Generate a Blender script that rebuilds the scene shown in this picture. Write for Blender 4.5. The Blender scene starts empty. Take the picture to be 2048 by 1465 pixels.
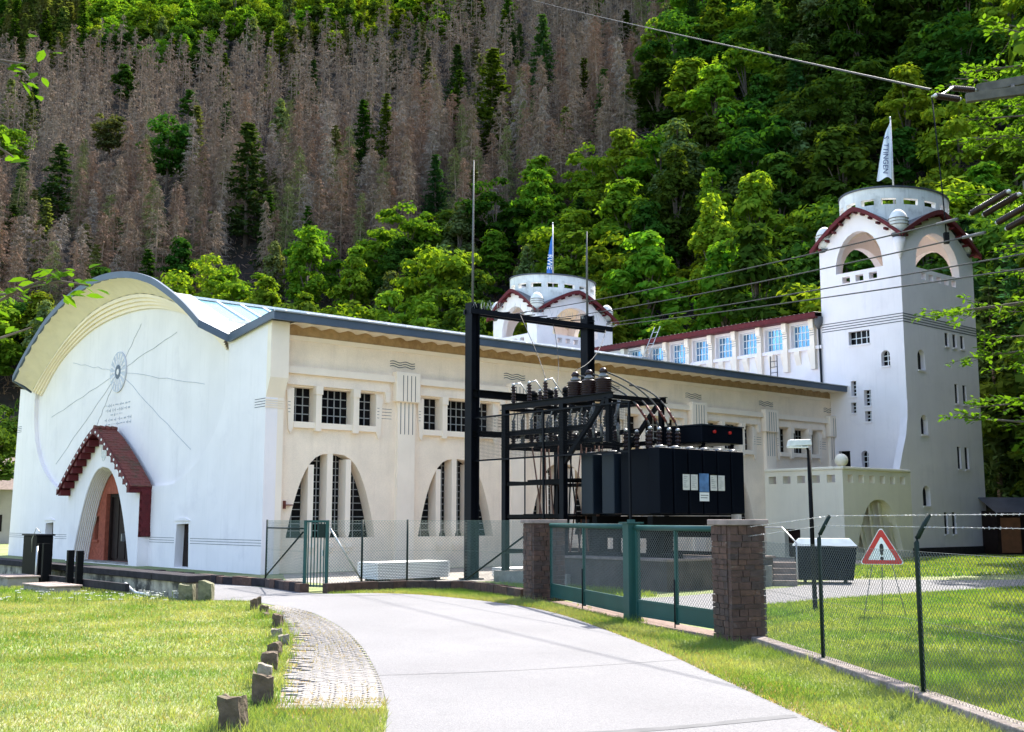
import bpy, bmesh, math, random
import numpy as np
from mathutils import Vector, Matrix
from mathutils.geometry import tessellate_polygon

# ------------------------------------------------------------------ camera, sky, sun, exposure
S = bpy.context.scene
COL = S.collection
PITCH = math.radians(7.77)
cam = bpy.data.cameras.new('camera'); cam.lens = 39.55; cam.sensor_width = 36; cam.clip_start = .1; cam.clip_end = 3000
co = bpy.data.objects.new('camera', cam); COL.objects.link(co)
co.location = (0, 0, 2.0); co.rotation_euler = (math.pi/2 + PITCH, 0, 0); S.camera = co
SUN_AZ, SUN_EL = math.radians(33), math.radians(50)          # azimuth from +Y towards +X
W = bpy.data.worlds.new('World'); S.world = W; W.use_nodes = True
wn = W.node_tree.nodes; wl = W.node_tree.links
sky = wn.new('ShaderNodeTexSky'); sky.sky_type = 'NISHITA'; sky.sun_disc = False
sky.sun_elevation = SUN_EL; sky.sun_rotation = SUN_AZ; sky.air_density = 1.0; sky.dust_density = 2.6; sky.ozone_density = .7
bg = wn['Background']; bg.inputs[1].default_value = .15
wl.new(sky.outputs[0], bg.inputs[0])
sl = bpy.data.lights.new('sun', 'SUN'); sl.energy = 3.6; sl.angle = math.radians(.53); sl.color = (1, .95, .87)
so = bpy.data.objects.new('sun', sl); COL.objects.link(so)
so.rotation_euler = Vector((math.sin(SUN_AZ)*math.cos(SUN_EL), math.cos(SUN_AZ)*math.cos(SUN_EL), math.sin(SUN_EL))).to_track_quat('Z', 'Y').to_euler()
so.location = (30, 40, 80)
V = S.view_settings
S.display_settings.display_device = 'sRGB'; V.view_transform = 'Standard'; V.look = 'None'; V.exposure = 2.0; V.gamma = 1; V.use_curve_mapping = False
S.cycles.max_bounces = 7; S.cycles.diffuse_bounces = 4; S.cycles.transmission_bounces = 4; S.cycles.transparent_max_bounces = 6
S.cycles.use_denoising = True

# ------------------------------------------------------------------ helpers
RND = random.Random(7)
AZ = math.radians(49.574)
UX, UY = math.sin(AZ), math.cos(AZ)
OX, OY = -9.188, 41.755
BROT = math.pi/2 - AZ
def B(u, v, z=0.): return (OX + u*UX - v*UY, OY + u*UY + v*UX, z)   # building axes (u along the hall, v across it) to world
def UV(x, y): return ((x-OX)*UX + (y-OY)*UY, -(x-OX)*UY + (y-OY)*UX)

class MB:
    def __init__(s): s.v = []; s.f = []; s.s = []
    def add(s, vs, fs, smooth=False):
        n = len(s.v); s.v += [tuple(p) for p in vs]; s.f += [tuple(i+n for i in f) for f in fs]; s.s += [smooth]*len(fs); return s
    def box(s, a, b):
        x0, y0, z0 = a; x1, y1, z1 = b
        return s.add([(x0,y0,z0),(x1,y0,z0),(x1,y1,z0),(x0,y1,z0),(x0,y0,z1),(x1,y0,z1),(x1,y1,z1),(x0,y1,z1)],
                     [(0,3,2,1),(4,5,6,7),(0,1,5,4),(1,2,6,5),(2,3,7,6),(3,0,4,7)])
    def beam(s, p, q, w, h=None, up=(0,0,1)):
        h = w if h is None else h
        p = Vector(p); q = Vector(q); d = (q-p).normalized(); up = Vector(up)
        if abs(d.dot(up)) > .98: up = Vector((1,0,0)) if abs(d.x) < .9 else Vector((0,1,0))
        sx = d.cross(up).normalized()*(w/2); sy = sx.cross(d).normalized()*(h/2)
        return s.add([p-sx-sy,p+sx-sy,p+sx+sy,p-sx+sy,q-sx-sy,q+sx-sy,q+sx+sy,q-sx+sy],
                     [(0,3,2,1),(4,5,6,7),(0,1,5,4),(1,2,6,5),(2,3,7,6),(3,0,4,7)])
    def ibeam(s, p, q, w, h, t=.03, up=(0,0,1)):
        p = Vector(p); q = Vector(q); d = (q-p).normalized(); up = Vector(up)
        if abs(d.dot(up)) > .98: up = Vector((UX,UY,0))
        sx = d.cross(up).normalized(); sy = sx.cross(d).normalized()
        s.beam(p+sy*(h/2-t/2), q+sy*(h/2-t/2), w, t, up); s.beam(p-sy*(h/2-t/2), q-sy*(h/2-t/2), w, t, up)
        return s.beam(p, q, t, h-2*t, up)
    def tube(s, pts, r, n=6, caps=True, smooth=True):
        pts = [Vector(p) for p in pts]; rs = r if isinstance(r, (list, tuple)) else [r]*len(pts)
        vs = []; fs = []
        ref = Vector((0,0,1))
        for i, p in enumerate(pts):
            d = (pts[min(i+1, len(pts)-1)] - pts[max(i-1, 0)]).normalized()
            a = d.cross(ref)
            if a.length < .05: a = d.cross(Vector((1,0,0)))
            a.normalize(); b = d.cross(a)
            for k in range(n):
                t = 2*math.pi*k/n; vs.append(p + (a*math.cos(t) + b*math.sin(t))*rs[i])
        for i in range(len(pts)-1):
            for k in range(n): fs.append((i*n+k, i*n+(k+1)%n, (i+1)*n+(k+1)%n, (i+1)*n+k))
        s.add(vs, fs, smooth)
        if caps and n > 2:
            m = len(s.v) - len(vs)
            s.f += [tuple(m+k for k in range(n))[::-1], tuple(m+(len(pts)-1)*n+k for k in range(n))]; s.s += [False, False]
        return s
    def lathe(s, prof, c=(0,0,0), n=16, sx=1, sy=1, smooth=True):
        vs = []; fs = []
        for r, z in prof:
            for k in range(n):
                t = 2*math.pi*k/n; vs.append((c[0]+r*sx*math.cos(t), c[1]+r*sy*math.sin(t), c[2]+z))
        for i in range(len(prof)-1):
            for k in range(n): fs.append((i*n+k, i*n+(k+1)%n, (i+1)*n+(k+1)%n, (i+1)*n+k))
        s.add(vs, fs, smooth); m = len(s.v)-len(vs)
        if prof[0][0] > 1e-4: s.f.append(tuple(m+k for k in range(n))[::-1]); s.s.append(False)
        if prof[-1][0] > 1e-4: s.f.append(tuple(m+(len(prof)-1)*n+k for k in range(n))); s.s.append(False)
        return s
    def grid(s, fn, nu, nv, smooth=True):
        vs = [fn(i/nu, j/nv) for j in range(nv+1) for i in range(nu+1)]
        fs = [(j*(nu+1)+i, j*(nu+1)+i+1, (j+1)*(nu+1)+i+1, (j+1)*(nu+1)+i) for j in range(nv) for i in range(nu)]
        return s.add(vs, fs, smooth)
    def plate(s, outer, holes, mp, d0, d1, smooth_holes=False):
        loops = [outer] + list(holes); flat = [p for l in loops for p in l]; n = len(flat)
        tris = tessellate_polygon([[Vector((p[0], p[1], 0)) for p in l] for l in loops])
        vs = [mp(a, b, d0) for a, b in flat] + [mp(a, b, d1) for a, b in flat]
        fs = [tuple(t) for t in tris] + [tuple(i+n for i in t)[::-1] for t in tris]
        s.add(vs, fs); m = len(s.v) - 2*n; k = 0
        for l in loops:
            L = len(l)
            for i in range(L):
                j = (i+1) % L; s.f.append((m+k+i, m+k+j, m+n+k+j, m+n+k+i)); s.s.append(False)
            k += L
        return s
    def strip(s, A, Bp, smooth=False):      # ruled surface between two polylines
        n = len(A); return s.add(list(A)+list(Bp), [(i, i+1, n+i+1, n+i) for i in range(n-1)], smooth)
    def ribbon(s, low, top, thick, nrm):    # thin solid band between two polylines, thickness along nrm
        nv = Vector(nrm)*thick
        A = [Vector(p) for p in low]; Bq = [Vector(p) for p in top]; A2 = [p+nv for p in A]; B2 = [p+nv for p in Bq]
        s.strip(A, Bq); s.strip(B2, A2); s.strip(A2, A); s.strip(Bq, B2)
        return s.add([A[0],Bq[0],B2[0],A2[0],A[-1],Bq[-1],B2[-1],A2[-1]], [(0,1,2,3),(7,6,5,4)])
    def islands(s):     # split into connected pieces
        par = list(range(len(s.v)))
        def find(a):
            while par[a] != a: par[a] = par[par[a]]; a = par[a]
            return a
        for f in s.f:
            for a in f[1:]: par[find(a)] = find(f[0])
        out = {}
        for f, sm in zip(s.f, s.s): out.setdefault(find(f[0]), []).append((f, sm))
        res = []
        for fs in out.values():
            m = MB(); ix = {}
            for f, sm in fs:
                for a in f:
                    if a not in ix: ix[a] = len(m.v); m.v.append(s.v[a])
                m.f.append(tuple(ix[a] for a in f)); m.s.append(sm)
            res.append(m)
        return res
    def build(s, name, mat, parent=None, off=(0,0,0), recalc=True, bevel=0):
        me = bpy.data.meshes.new(name)
        vs = s.v if off == (0,0,0) else [(p[0]-off[0], p[1]-off[1], p[2]-off[2]) for p in s.v]
        me.from_pydata(vs, [], s.f)
        me.polygons.foreach_set('use_smooth', s.s)
        if recalc:
            bm = bmesh.new(); bm.from_mesh(me); bmesh.ops.recalc_face_normals(bm, faces=bm.faces); bm.to_mesh(me); bm.free()
        me.materials.append(mat)
        o = bpy.data.objects.new(name, me); COL.objects.link(o); o.parent = parent
        if bevel:
            b = o.modifiers.new('bevel', 'BEVEL'); b.width = bevel; b.segments = 2; b.limit_method = 'ANGLE'
        return o

def tag(o, label, cat, group=None, kind=None):
    if label: o['label'] = label
    if cat: o['category'] = cat
    if group: o['group'] = group
    if kind: o['kind'] = kind
    return o
def thing(name, label, cat, loc=(0,0,0), rz=0, group=None):
    o = bpy.data.objects.new(name, None); o.empty_display_size = .3; COL.objects.link(o)
    o.location = loc; o.rotation_euler = (0,0,rz); return tag(o, label, cat, group)
class BT:       # a thing standing in building axes; parts are drawn in (u, v, z)
    def __init__(s, name, label, cat, u=0, v=0, z=0, group=None):
        s.e = thing(name, label, cat, B(u, v, z), BROT, group); s.off = (u, v, z)
    def pieces(s, name, mb, mat, parent=None): return [s.part(name, m, mat, parent) for m in mb.islands()]
    def part(s, name, mb, mat, parent=None, **k): return mb.build(name, mat, parent or s.e, off=s.off, **k)
def numesh(name, v, f, mat, parent=None, nper=3, smooth=False):     # fast mesh from numpy arrays
    me = bpy.data.meshes.new(name); n = len(f)
    me.vertices.add(len(v)); me.vertices.foreach_set('co', np.asarray(v, np.float32).ravel())
    me.loops.add(n*nper); me.loops.foreach_set('vertex_index', np.asarray(f, np.int32).ravel())
    me.polygons.add(n); me.polygons.foreach_set('loop_start', np.arange(0, n*nper, nper, dtype=np.int32))
    if smooth: me.polygons.foreach_set('use_smooth', np.ones(n, bool))
    me.update(calc_edges=True); me.materials.append(mat)
    o = bpy.data.objects.new(name, me); COL.objects.link(o); o.parent = parent; return o

# ------------------------------------------------------------------ materials
def mat(name, col, rough=.6, var=.12, scale=3., bump=0., bscale=30., metal=0., spec=.5, col2=None, c2scale=1., c2lo=.5, c2hi=.65, streak=None, streak_amt=.0, speck=0.):
    m = bpy.data.materials.new(name); m.use_nodes = True; n = m.node_tree.nodes; l = m.node_tree.links
    p = n['Principled BSDF']; p.inputs['Roughness'].default_value = rough; p.inputs['Metallic'].default_value = metal; p.inputs['Specular IOR Level'].default_value = spec
    tc = n.new('ShaderNodeTexCoord'); co_ = tc.outputs['Object']
    nz = n.new('ShaderNodeTexNoise'); nz.inputs['Scale'].default_value = scale; nz.inputs['Detail'].default_value = 6; l.new(co_, nz.inputs['Vector'])
    mr = n.new('ShaderNodeMapRange'); mr.inputs[1].default_value = .3; mr.inputs[2].default_value = .7; mr.inputs[3].default_value = 1-var; mr.inputs[4].default_value = 1+var
    l.new(nz.outputs[0], mr.inputs[0])
    mx = n.new('ShaderNodeMix'); mx.data_type = 'RGBA'; mx.blend_type = 'MULTIPLY'; mx.inputs[0].default_value = 1
    mx.inputs[6].default_value = (*col, 1); l.new(mr.outputs[0], mx.inputs[7]); out = mx.outputs[2]
    if col2:
        n2 = n.new('ShaderNodeTexNoise'); n2.inputs['Scale'].default_value = c2scale; n2.inputs['Detail'].default_value = 8; n2.inputs['Roughness'].default_value = .65; l.new(co_, n2.inputs['Vector'])
        r2 = n.new('ShaderNodeMapRange'); r2.inputs[1].default_value = c2lo; r2.inputs[2].default_value = c2hi; l.new(n2.outputs[0], r2.inputs[0])
        m2 = n.new('ShaderNodeMix'); m2.data_type = 'RGBA'; l.new(r2.outputs[0], m2.inputs[0]); l.new(out, m2.inputs[6]); m2.inputs[7].default_value = (*col2, 1); out = m2.outputs[2]
    if streak:
        mp = n.new('ShaderNodeMapping'); mp.inputs['Scale'].default_value = (2.2, 2.2, .18); l.new(co_, mp.inputs[0])
        n3 = n.new('ShaderNodeTexNoise'); n3.inputs['Scale'].default_value = 1.6; n3.inputs['Detail'].default_value = 7; n3.inputs['Roughness'].default_value = .7; l.new(mp.outputs[0], n3.inputs['Vector'])
        r3 = n.new('ShaderNodeMapRange'); r3.inputs[1].default_value = .52; r3.inputs[2].default_value = .78; r3.inputs[4].default_value = streak_amt; l.new(n3.outputs[0], r3.inputs[0])
        m3 = n.new('ShaderNodeMix'); m3.data_type = 'RGBA'; l.new(r3.outputs[0], m3.inputs[0]); l.new(out, m3.inputs[6]); m3.inputs[7].default_value = (*streak, 1); out = m3.outputs[2]
    if speck:
        n4 = n.new('ShaderNodeTexNoise'); n4.inputs['Scale'].default_value = 55; n4.inputs['Detail'].default_value = 3; l.new(co_, n4.inputs['Vector'])
        r4 = n.new('ShaderNodeMapRange'); r4.inputs[1].default_value = .35; r4.inputs[2].default_value = .65; r4.inputs[3].default_value = 1-speck; r4.inputs[4].default_value = 1+speck; l.new(n4.outputs[0], r4.inputs[0])
        m4 = n.new('ShaderNodeMix'); m4.data_type = 'RGBA'; m4.blend_type = 'MULTIPLY'; m4.inputs[0].default_value = 1; l.new(out, m4.inputs[6]); l.new(r4.outputs[0], m4.inputs[7]); out = m4.outputs[2]
    l.new(out, p.inputs['Base Color'])
    if bump:
        nb = n.new('ShaderNodeTexNoise'); nb.inputs['Scale'].default_value = bscale; nb.inputs['Detail'].default_value = 4; l.new(co_, nb.inputs['Vector'])
        bp = n.new('ShaderNodeBump'); bp.inputs['Strength'].default_value = bump; bp.inputs['Distance'].default_value = .02; l.new(nb.outputs[0], bp.inputs['Height']); l.new(bp.outputs[0], p.inputs['Normal'])
    return m
def leafmat(name, c1, c2, trans=.45, rough=.5, hue=.03, val=.35, spec=.3, nscale=1.1):
    m = bpy.data.materials.new(name); m.use_nodes = True; n = m.node_tree.nodes; l = m.node_tree.links
    p = n['Principled BSDF']; p.inputs['Roughness'].default_value = rough; p.inputs['Specular IOR Level'].default_value = 0
    oi = n.new('ShaderNodeObjectInfo'); tc = n.new('ShaderNodeTexCoord')
    nz = n.new('ShaderNodeTexNoise'); nz.inputs['Scale'].default_value = nscale; nz.inputs['Detail'].default_value = 5; l.new(tc.outputs['Object'], nz.inputs['Vector'])
    mr = n.new('ShaderNodeMapRange'); mr.inputs[1].default_value = .35; mr.inputs[2].default_value = .65; l.new(nz.outputs[0], mr.inputs[0])
    mx = n.new('ShaderNodeMix'); mx.data_type = 'RGBA'; mx.inputs[6].default_value = (*c1, 1); mx.inputs[7].default_value = (*c2, 1); l.new(mr.outputs[0], mx.inputs[0])
    hs = n.new('ShaderNodeHueSaturation')
    h = n.new('ShaderNodeMapRange'); h.inputs[3].default_value = .5-hue; h.inputs[4].default_value = .5+hue; l.new(oi.outputs['Random'], h.inputs[0]); l.new(h.outputs[0], hs.inputs['Hue'])
    ml = n.new('ShaderNodeMath'); ml.operation = 'MULTIPLY'; ml.inputs[1].default_value = 7.31; l.new(oi.outputs['Random'], ml.inputs[0])
    fr = n.new('ShaderNodeMath'); fr.operation = 'FRACT'; l.new(ml.outputs[0], fr.inputs[0])
    vv = n.new('ShaderNodeMapRange'); vv.inputs[3].default_value = 1-val; vv.inputs[4].default_value = 1+val; l.new(fr.outputs[0], vv.inputs[0]); l.new(vv.outputs[0], hs.inputs['Value'])
    l.new(mx.outputs[2], hs.inputs['Color']); l.new(hs.outputs[0], p.inputs['Base Color'])
    if trans:
        t = n.new('ShaderNodeBsdfTranslucent'); g = n.new('ShaderNodeMix'); g.data_type = 'RGBA'; g.blend_type = 'MULTIPLY'; g.inputs[0].default_value = 1; g.inputs[7].default_value = (1.5, 1.35, .45, 1)
        l.new(hs.outputs[0], g.inputs[6]); l.new(g.outputs[2], t.inputs['Color'])
        ms = n.new('ShaderNodeMixShader'); ms.inputs[0].default_value = trans; l.new(p.outputs[0], ms.inputs[1]); l.new(t.outputs[0], ms.inputs[2]); l.new(ms.outputs[0], n['Material Output'].inputs[0])
    return m
M = {}
M['white'] = mat('white_render', (.865,.79,.78), .8, .05, .5, .3, 45, col2=(.75,.68,.69), c2scale=.55, c2lo=.55, c2hi=.8, streak=(.52,.47,.45), streak_amt=.24)
M['cream'] = mat('cream_roughcast', (.90,.745,.585), .85, .07, 1.1, .7, 28, streak=(.52,.38,.27), streak_amt=.26, speck=.06)
M['cream2'] = mat('cream_smooth_render', (.89,.76,.62), .8, .05, .9, .2, 40, streak=(.58,.47,.37), streak_amt=.13)
M['greywhite'] = mat('weathered_white_render', (.70,.70,.68), .85, .12, 1.4, .35, 30, col2=(.36,.36,.34), c2scale=1.3, c2lo=.55, c2hi=.78, streak=(.28,.28,.26), streak_amt=.5)
M['ochre'] = mat('ochre_frieze', (.40,.26,.13), .9, .16, 5, .6, 30, col2=(.31,.19,.09), c2scale=2)
M['soffit'] = mat('pale_soffit', (.78,.67,.53), .75, .06, 1.5, .1, 20, streak=(.55,.42,.28), streak_amt=.3)
M['fascia'] = mat('blue_grey_fascia', (.075,.10,.14), .45, .1, 1.2, .05, 10, spec=.3)
M['metalroof'] = mat('pale_metal_roof', (.62,.63,.64), .35, .08, .6, .05, 8, metal=.5)
M['red'] = mat('dark_red_paint', (.105,.012,.015), .6, .2, 4, .1, 30, spec=.25)
M['slate'] = mat('dark_slate', (.06,.065,.08), .45, .25, 3, .3, 12)
M['tile'] = mat('red_clay_tile', (.17,.042,.032), .8, .3, 9, .4, 30, col2=(.075,.055,.03), c2scale=1.6, c2lo=.5, c2hi=.68)
M['glass'] = mat('dark_glass', (.006,.006,.007), .15, .3, .8, 0, spec=.12)
M['blueglass'] = mat('sky_tinted_glass', (.16,.34,.54), .06, .35, .35, 0, metal=.85)  # blue tint stands in for the reflected sky
M['skyglass'] = mat('pale_skylight_glass', (.13,.30,.36), .2, .1, .5, 0, metal=.3)
M['bar'] = mat('grey_glazing_bar', (.30,.30,.29), .6, .1)
M['whitebar'] = mat('white_glazing_bar', (.75,.76,.76), .5, .05)
M['groove'] = mat('groove_shade_grey', (.10,.10,.105), .8, .15)  # raised strips of this colour stand in for shade in cut grooves
M['ray'] = mat('grey_incised_line', (.46,.46,.50), .8, .15)
M['brickred'] = mat('red_brick_paint', (.32,.085,.05), .85, .2, 6, .3, 30, spec=.2)
M['wood'] = mat('dark_brown_wood', (.020,.011,.009), .6, .3, 4, .2, 20, spec=.15)
M['steel'] = mat('blue_black_steel', (.0042,.005,.008), .5, .25, 2, .05, 20, spec=.12)
M['blacksteel'] = mat('black_steel', (.0035,.0035,.004), .6, .3, 3, .05, 20, spec=.1)
M['navy'] = mat('navy_transformer_paint', (.0025,.004,.008), .5, .12, 1, .03, 15, spec=.07)
M['bluegrey'] = mat('blue_grey_paint', (.008,.0135,.022), .45, .12, 1.5, spec=.25)
M['galv'] = mat('galvanised_steel', (.48,.49,.49), .4, .15, 6, .05, 20, metal=.6)
M['wire'] = mat('grey_fence_wire', (.11,.125,.118), .6, .1, 4, spec=.2)
M['greenwire'] = mat('green_fence_wire', (.10,.16,.13), .5, .1, 4)
M['cable'] = mat('grey_conductor', (.06,.06,.058), .7, .1, 4, spec=.2)
M['insul'] = mat('brown_porcelain', (.020,.008,.007), .35, .2, 5, spec=.3)
M['insulgrey'] = mat('grey_porcelain', (.15,.15,.15), .25, .15, 5, spec=.6)
M['copper'] = mat('red_brown_bushing', (.13,.03,.022), .5, .2, 6, spec=.3)
M['green'] = mat('green_gate_paint', (.011,.062,.054), .45, .12, 2, .04, 14, spec=.3)
M['dgreen'] = mat('dark_green_post', (.006,.017,.013), .5, .2, 3, spec=.2)
M['stone'] = mat('red_brown_sandstone', (.068,.036,.026), .9, .38, 7, .6, 22, col2=(.16,.12,.095), c2scale=5, c2lo=.58, c2hi=.75)
M['mortar'] = mat('pale_mortar', (.155,.13,.115), .95, .2, 8, .4, 25)
M['capstone'] = mat('pale_capstone', (.23,.18,.155), .9, .25, 5, .4, 20)
M['concrete'] = mat('weathered_concrete', (.26,.235,.205), .9, .2, 2.4, .4, 18, col2=(.14,.12,.10), c2scale=1.5)
M['darkstone'] = mat('dark_lichen_stone', (.030,.027,.030), .9, .35, 4, .5, 18, spec=.15)
M['stained'] = mat('stained_yellow_stone', (.33,.30,.235), .9, .3, 3, .6, 16, col2=(.06,.055,.045), c2scale=1.9, c2lo=.47, c2hi=.6, streak=(.05,.045,.04), streak_amt=.7)
M['asphalt'] = mat('pale_worn_asphalt', (.150,.148,.152), .92, .10, .9, .5, 60, col2=(.118,.116,.120), c2scale=.45, c2lo=.42, c2hi=.72, speck=.16)
M['paver'] = mat('pale_concrete_paver', (.205,.192,.180), .95, .2, 9, .4, 40)
M['soil'] = mat('dry_soil', (.20,.145,.095), .95, .3, 5, .6, 25, col2=(.13,.13,.04), c2scale=3)
M['kerb'] = mat('pebbled_kerb', (.20,.165,.145), .95, .35, 22, .8, 30, col2=(.125,.10,.08), c2scale=6)
M['bluebin'] = mat('dark_blue_bin_plastic', (.0025,.005,.009), .6, .2, 2, spec=.02)
M['binlid'] = mat('pale_grey_bin_lid', (.42,.50,.53), .5, .15, 3)
M['panel'] = mat('white_building_panel', (.78,.78,.75), .6, .05, 2)
M['panelgap'] = mat('grey_green_panel_edge', (.46,.50,.47), .7, .1, 3)
M['signred'] = mat('sign_red', (.50,.018,.012), .4, .05)
M['signwhite'] = mat('sign_white', (.80,.80,.78), .4, .04)
M['signblack'] = mat('sign_black', (.01,.01,.01), .5, .1)
M['plate'] = mat('aged_white_plate', (.62,.61,.56), .5, .12, 9)
M['platetext'] = mat('grey_print', (.22,.22,.22), .6, .2)
M['screen'] = mat('blue_photo_plate', (.10,.20,.38), .4, .35, 5)
M['flagwhite'] = mat('white_flag_cloth', (.72,.78,.84), .8, .05)
M['flagblue'] = mat('blue_flag_cloth', (.03,.14,.48), .8, .15, .8, col2=(.02,.34,.52), c2scale=.5)
M['flagtext'] = mat('dark_blue_print', (.03,.06,.16), .7, .1)
M['redlight'] = mat('red_cap', (.50,.02,.015), .35, .1)
M['bark'] = mat('grey_brown_bark', (.10,.078,.06), .95, .3, 5, .6, 14)
M['deadwood'] = mat('dead_spruce_wood', (.235,.175,.13), .95, .4, .25, spec=0, col2=(.25,.205,.16), c2scale=.035, c2lo=.45, c2hi=.62)
M['deadolive'] = mat('olive_dying_spruce', (.15,.165,.065), .95, .3, .4, spec=0)
M['deadred'] = mat('russet_dead_spruce', (.24,.16,.115), .95, .3, .4, spec=0)
M['deadgrey'] = mat('bleached_spruce_wood', (.285,.24,.20), .95, .3, .5, spec=0)
M['floor'] = mat('forest_floor', (.022,.016,.011), 1, .4, .15, col2=(.015,.02,.007), c2scale=.06)  # kept near black so the gaps between trees look shaded
M['lawn'] = mat('lawn_soil', (.14,.175,.055), 1, .25, 1.4, .5, 20, col2=(.26,.235,.13), c2scale=.55, c2lo=.48, c2hi=.72)
M['grass'] = leafmat('grass_blade', (.115,.205,.045), (.265,.305,.135), .4, .6, 0, 0, .05, .55)
M['grassR'] = leafmat('lush_grass_blade', (.105,.21,.030), (.24,.30,.075), .42, .6, 0, 0, 0, .6)
M['terr'] = mat('bounce_yellow_render', (.87,.795,.63), .8, .05, .7, .25, 40, streak=(.55,.47,.36), streak_amt=.2)  # cream render, yellowed for the bounce off the sunlit ground
M['medal'] = mat('pale_lavender_stone', (.56,.56,.62), .8, .1)
M['drygrass'] = leafmat('dry_grass_blade', (.33,.25,.12), (.27,.25,.09), .35, .7, 0, 0, .2)
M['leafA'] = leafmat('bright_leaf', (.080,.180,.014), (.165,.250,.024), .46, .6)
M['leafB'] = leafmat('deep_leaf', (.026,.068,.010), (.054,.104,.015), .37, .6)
M['leafC'] = leafmat('silvery_leaf', (.085,.135,.045), (.135,.18,.07), .4, .6, spec=.08)
M['spruce'] = leafmat('spruce_needle', (.028,.072,.024), (.052,.108,.036), .22, .7)
M['leafNear'] = leafmat('near_leaf', (.055,.135,.010), (.085,.17,.018), .5, .7, 0, 0, 0)
M['plinth'] = mat('brown_stained_concrete', (.085,.066,.053), .9, .3, 2, .5, 18, col2=(.05,.04,.033), c2scale=1.2)
M['rust'] = mat('rust_brown_rod', (.15,.075,.055), .7, .2, 5, spec=.2)
M['sill'] = mat('brick_sill', (.15,.10,.08), .95, .3, 8, .5, 20)
M['rod'] = mat('dull_grey_rod', (.10,.10,.10), .6, .1)
M['mast'] = mat('dark_weathered_steel', (.085,.078,.065), .8, .35, 5, .3, 20)
M['brownhouse'] = mat('faded_house_wall', (.40,.36,.31), .9, .1, 1)
# ------------------------------------------------------------------ turbine hall
mg = lambda a, b, d: (d, a, b)      # gable faces: a = v, b = z, d = u
ml = lambda a, b, d: (a, d, b)      # long faces: a = u, b = z, d = v
def rect(a0, b0, a1, b1): return [(a0,b0),(a1,b0),(a1,b1),(a0,b1)]
def arched(a0, b0, a1, b1, n=10, rise=None):   # rectangle with a round head
    r = (a1-a0)/2; c = (a0+a1)/2; h = r if rise is None else rise
    return [(a0,b0),(a1,b0)] + [(c+r*math.cos(math.pi*i/n), b1-h+h*math.sin(math.pi*i/n)) for i in range(n+1)]
def sym(pts, c, xs):
    p = sorted(pts); out = []
    for x in xs:
        d = abs(x-c)
        for (a, za), (b, zb) in zip(p, p[1:]):
            if a <= d <= b+1e-6: out.append((x, za+(zb-za)*((d-a)/(b-a)))); break
    return out
def smoothz(pts, c, hw, n=48):   # Catmull-like smoothing through symmetric profile points
    P0 = [(-a, z) for a, z in reversed(pts) if a > 0] + list(pts)
    xs = [p[0] for p in P0]; zs = [p[1] for p in P0]; out = []
    for i in range(n+1):
        x = -hw + 2*hw*i/n; k = 0
        while k < len(xs)-2 and x > xs[k+1]: k += 1
        def tan(j):
            a = max(j-1, 0); b = min(j+1, len(xs)-1); return (zs[b]-zs[a])/(xs[b]-xs[a])
        h = xs[k+1]-xs[k]; t = (x-xs[k])/h
        z = (2*t**3-3*t**2+1)*zs[k] + (t**3-2*t**2+t)*h*tan(k) + (-2*t**3+3*t**2)*zs[k+1] + (t**3-t**2)*h*tan(k+1)
        out.append((c+x, z))
    return out
VC = 14.85
FLOW = smoothz([(0,13.05),(3.6,12.75),(6.6,12.0),(8.5,11.2),(9.8,10.55),(10.6,10.1),(11.6,9.48)], VC, 11.6)
FTOP = [(v, z+.30) for v, z in FLOW]
WARC = smoothz([(0,12.45),(3.3,12.2),(6.6,11.35),(9.6,10.1),(11.7,9.02)], VC, 11.7)
DTOP = smoothz([(0,11.75),(3.5,11.55),(6.5,10.95),(8.8,10.15),(11.2,8.75)], VC, 11.2)
def disc():
    low = []
    for i in range(41):
        t = math.pi + math.pi*i/40; c, s_ = math.cos(t), math.sin(t)
        x = 11.75*math.copysign(abs(c)**.8, c); z = 8.6 - 5.8*abs(s_)**.8
        low.append((VC+x, max(z, 3.45)))
    return low + [(VC+(v-VC)*.992, z-.06) for v, z in reversed(WARC)]
H = BT('turbine_hall', 'large white and cream power station hall with a round gable and arched windows', 'hall')
DISC = disc()
DISCN = [p for p in DISC if not (11.0 <= p[0] <= 18.2 and p[1] < 3.5)]
_k = max(i for i, p in enumerate(DISCN) if p[0] < 11.0 and p[1] < 3.6)
DISCN[_k+1:_k+1] = [(11.0,3.45),(11.0,.05),(18.2,.05),(18.2,3.45)]
gout = [(0,0),(0,9.42),(2.9,8.98),(3.1,9.02)] + WARC[1:-1] + [(26.7,9.02),(29.2,9.4),(29.75,0)]
doorR = [(6.15,.06),(7.5,.06),(7.42,1.8),(6.25,1.84)]; doorL = [(22.35,.06),(23.75,.06),(23.66,1.8),(22.5,1.86)]
gw = H.part('gable_wall', MB().plate(gout, [DISCN, doorR, doorL], mg, 0, .5), M['white'])
dp = H.part('disc_panel', MB().plate([(v+(v-VC)*.012, z+(z-8)*.012) for v, z in DISC], [], mg, .205, .32), M['white'])
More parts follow.
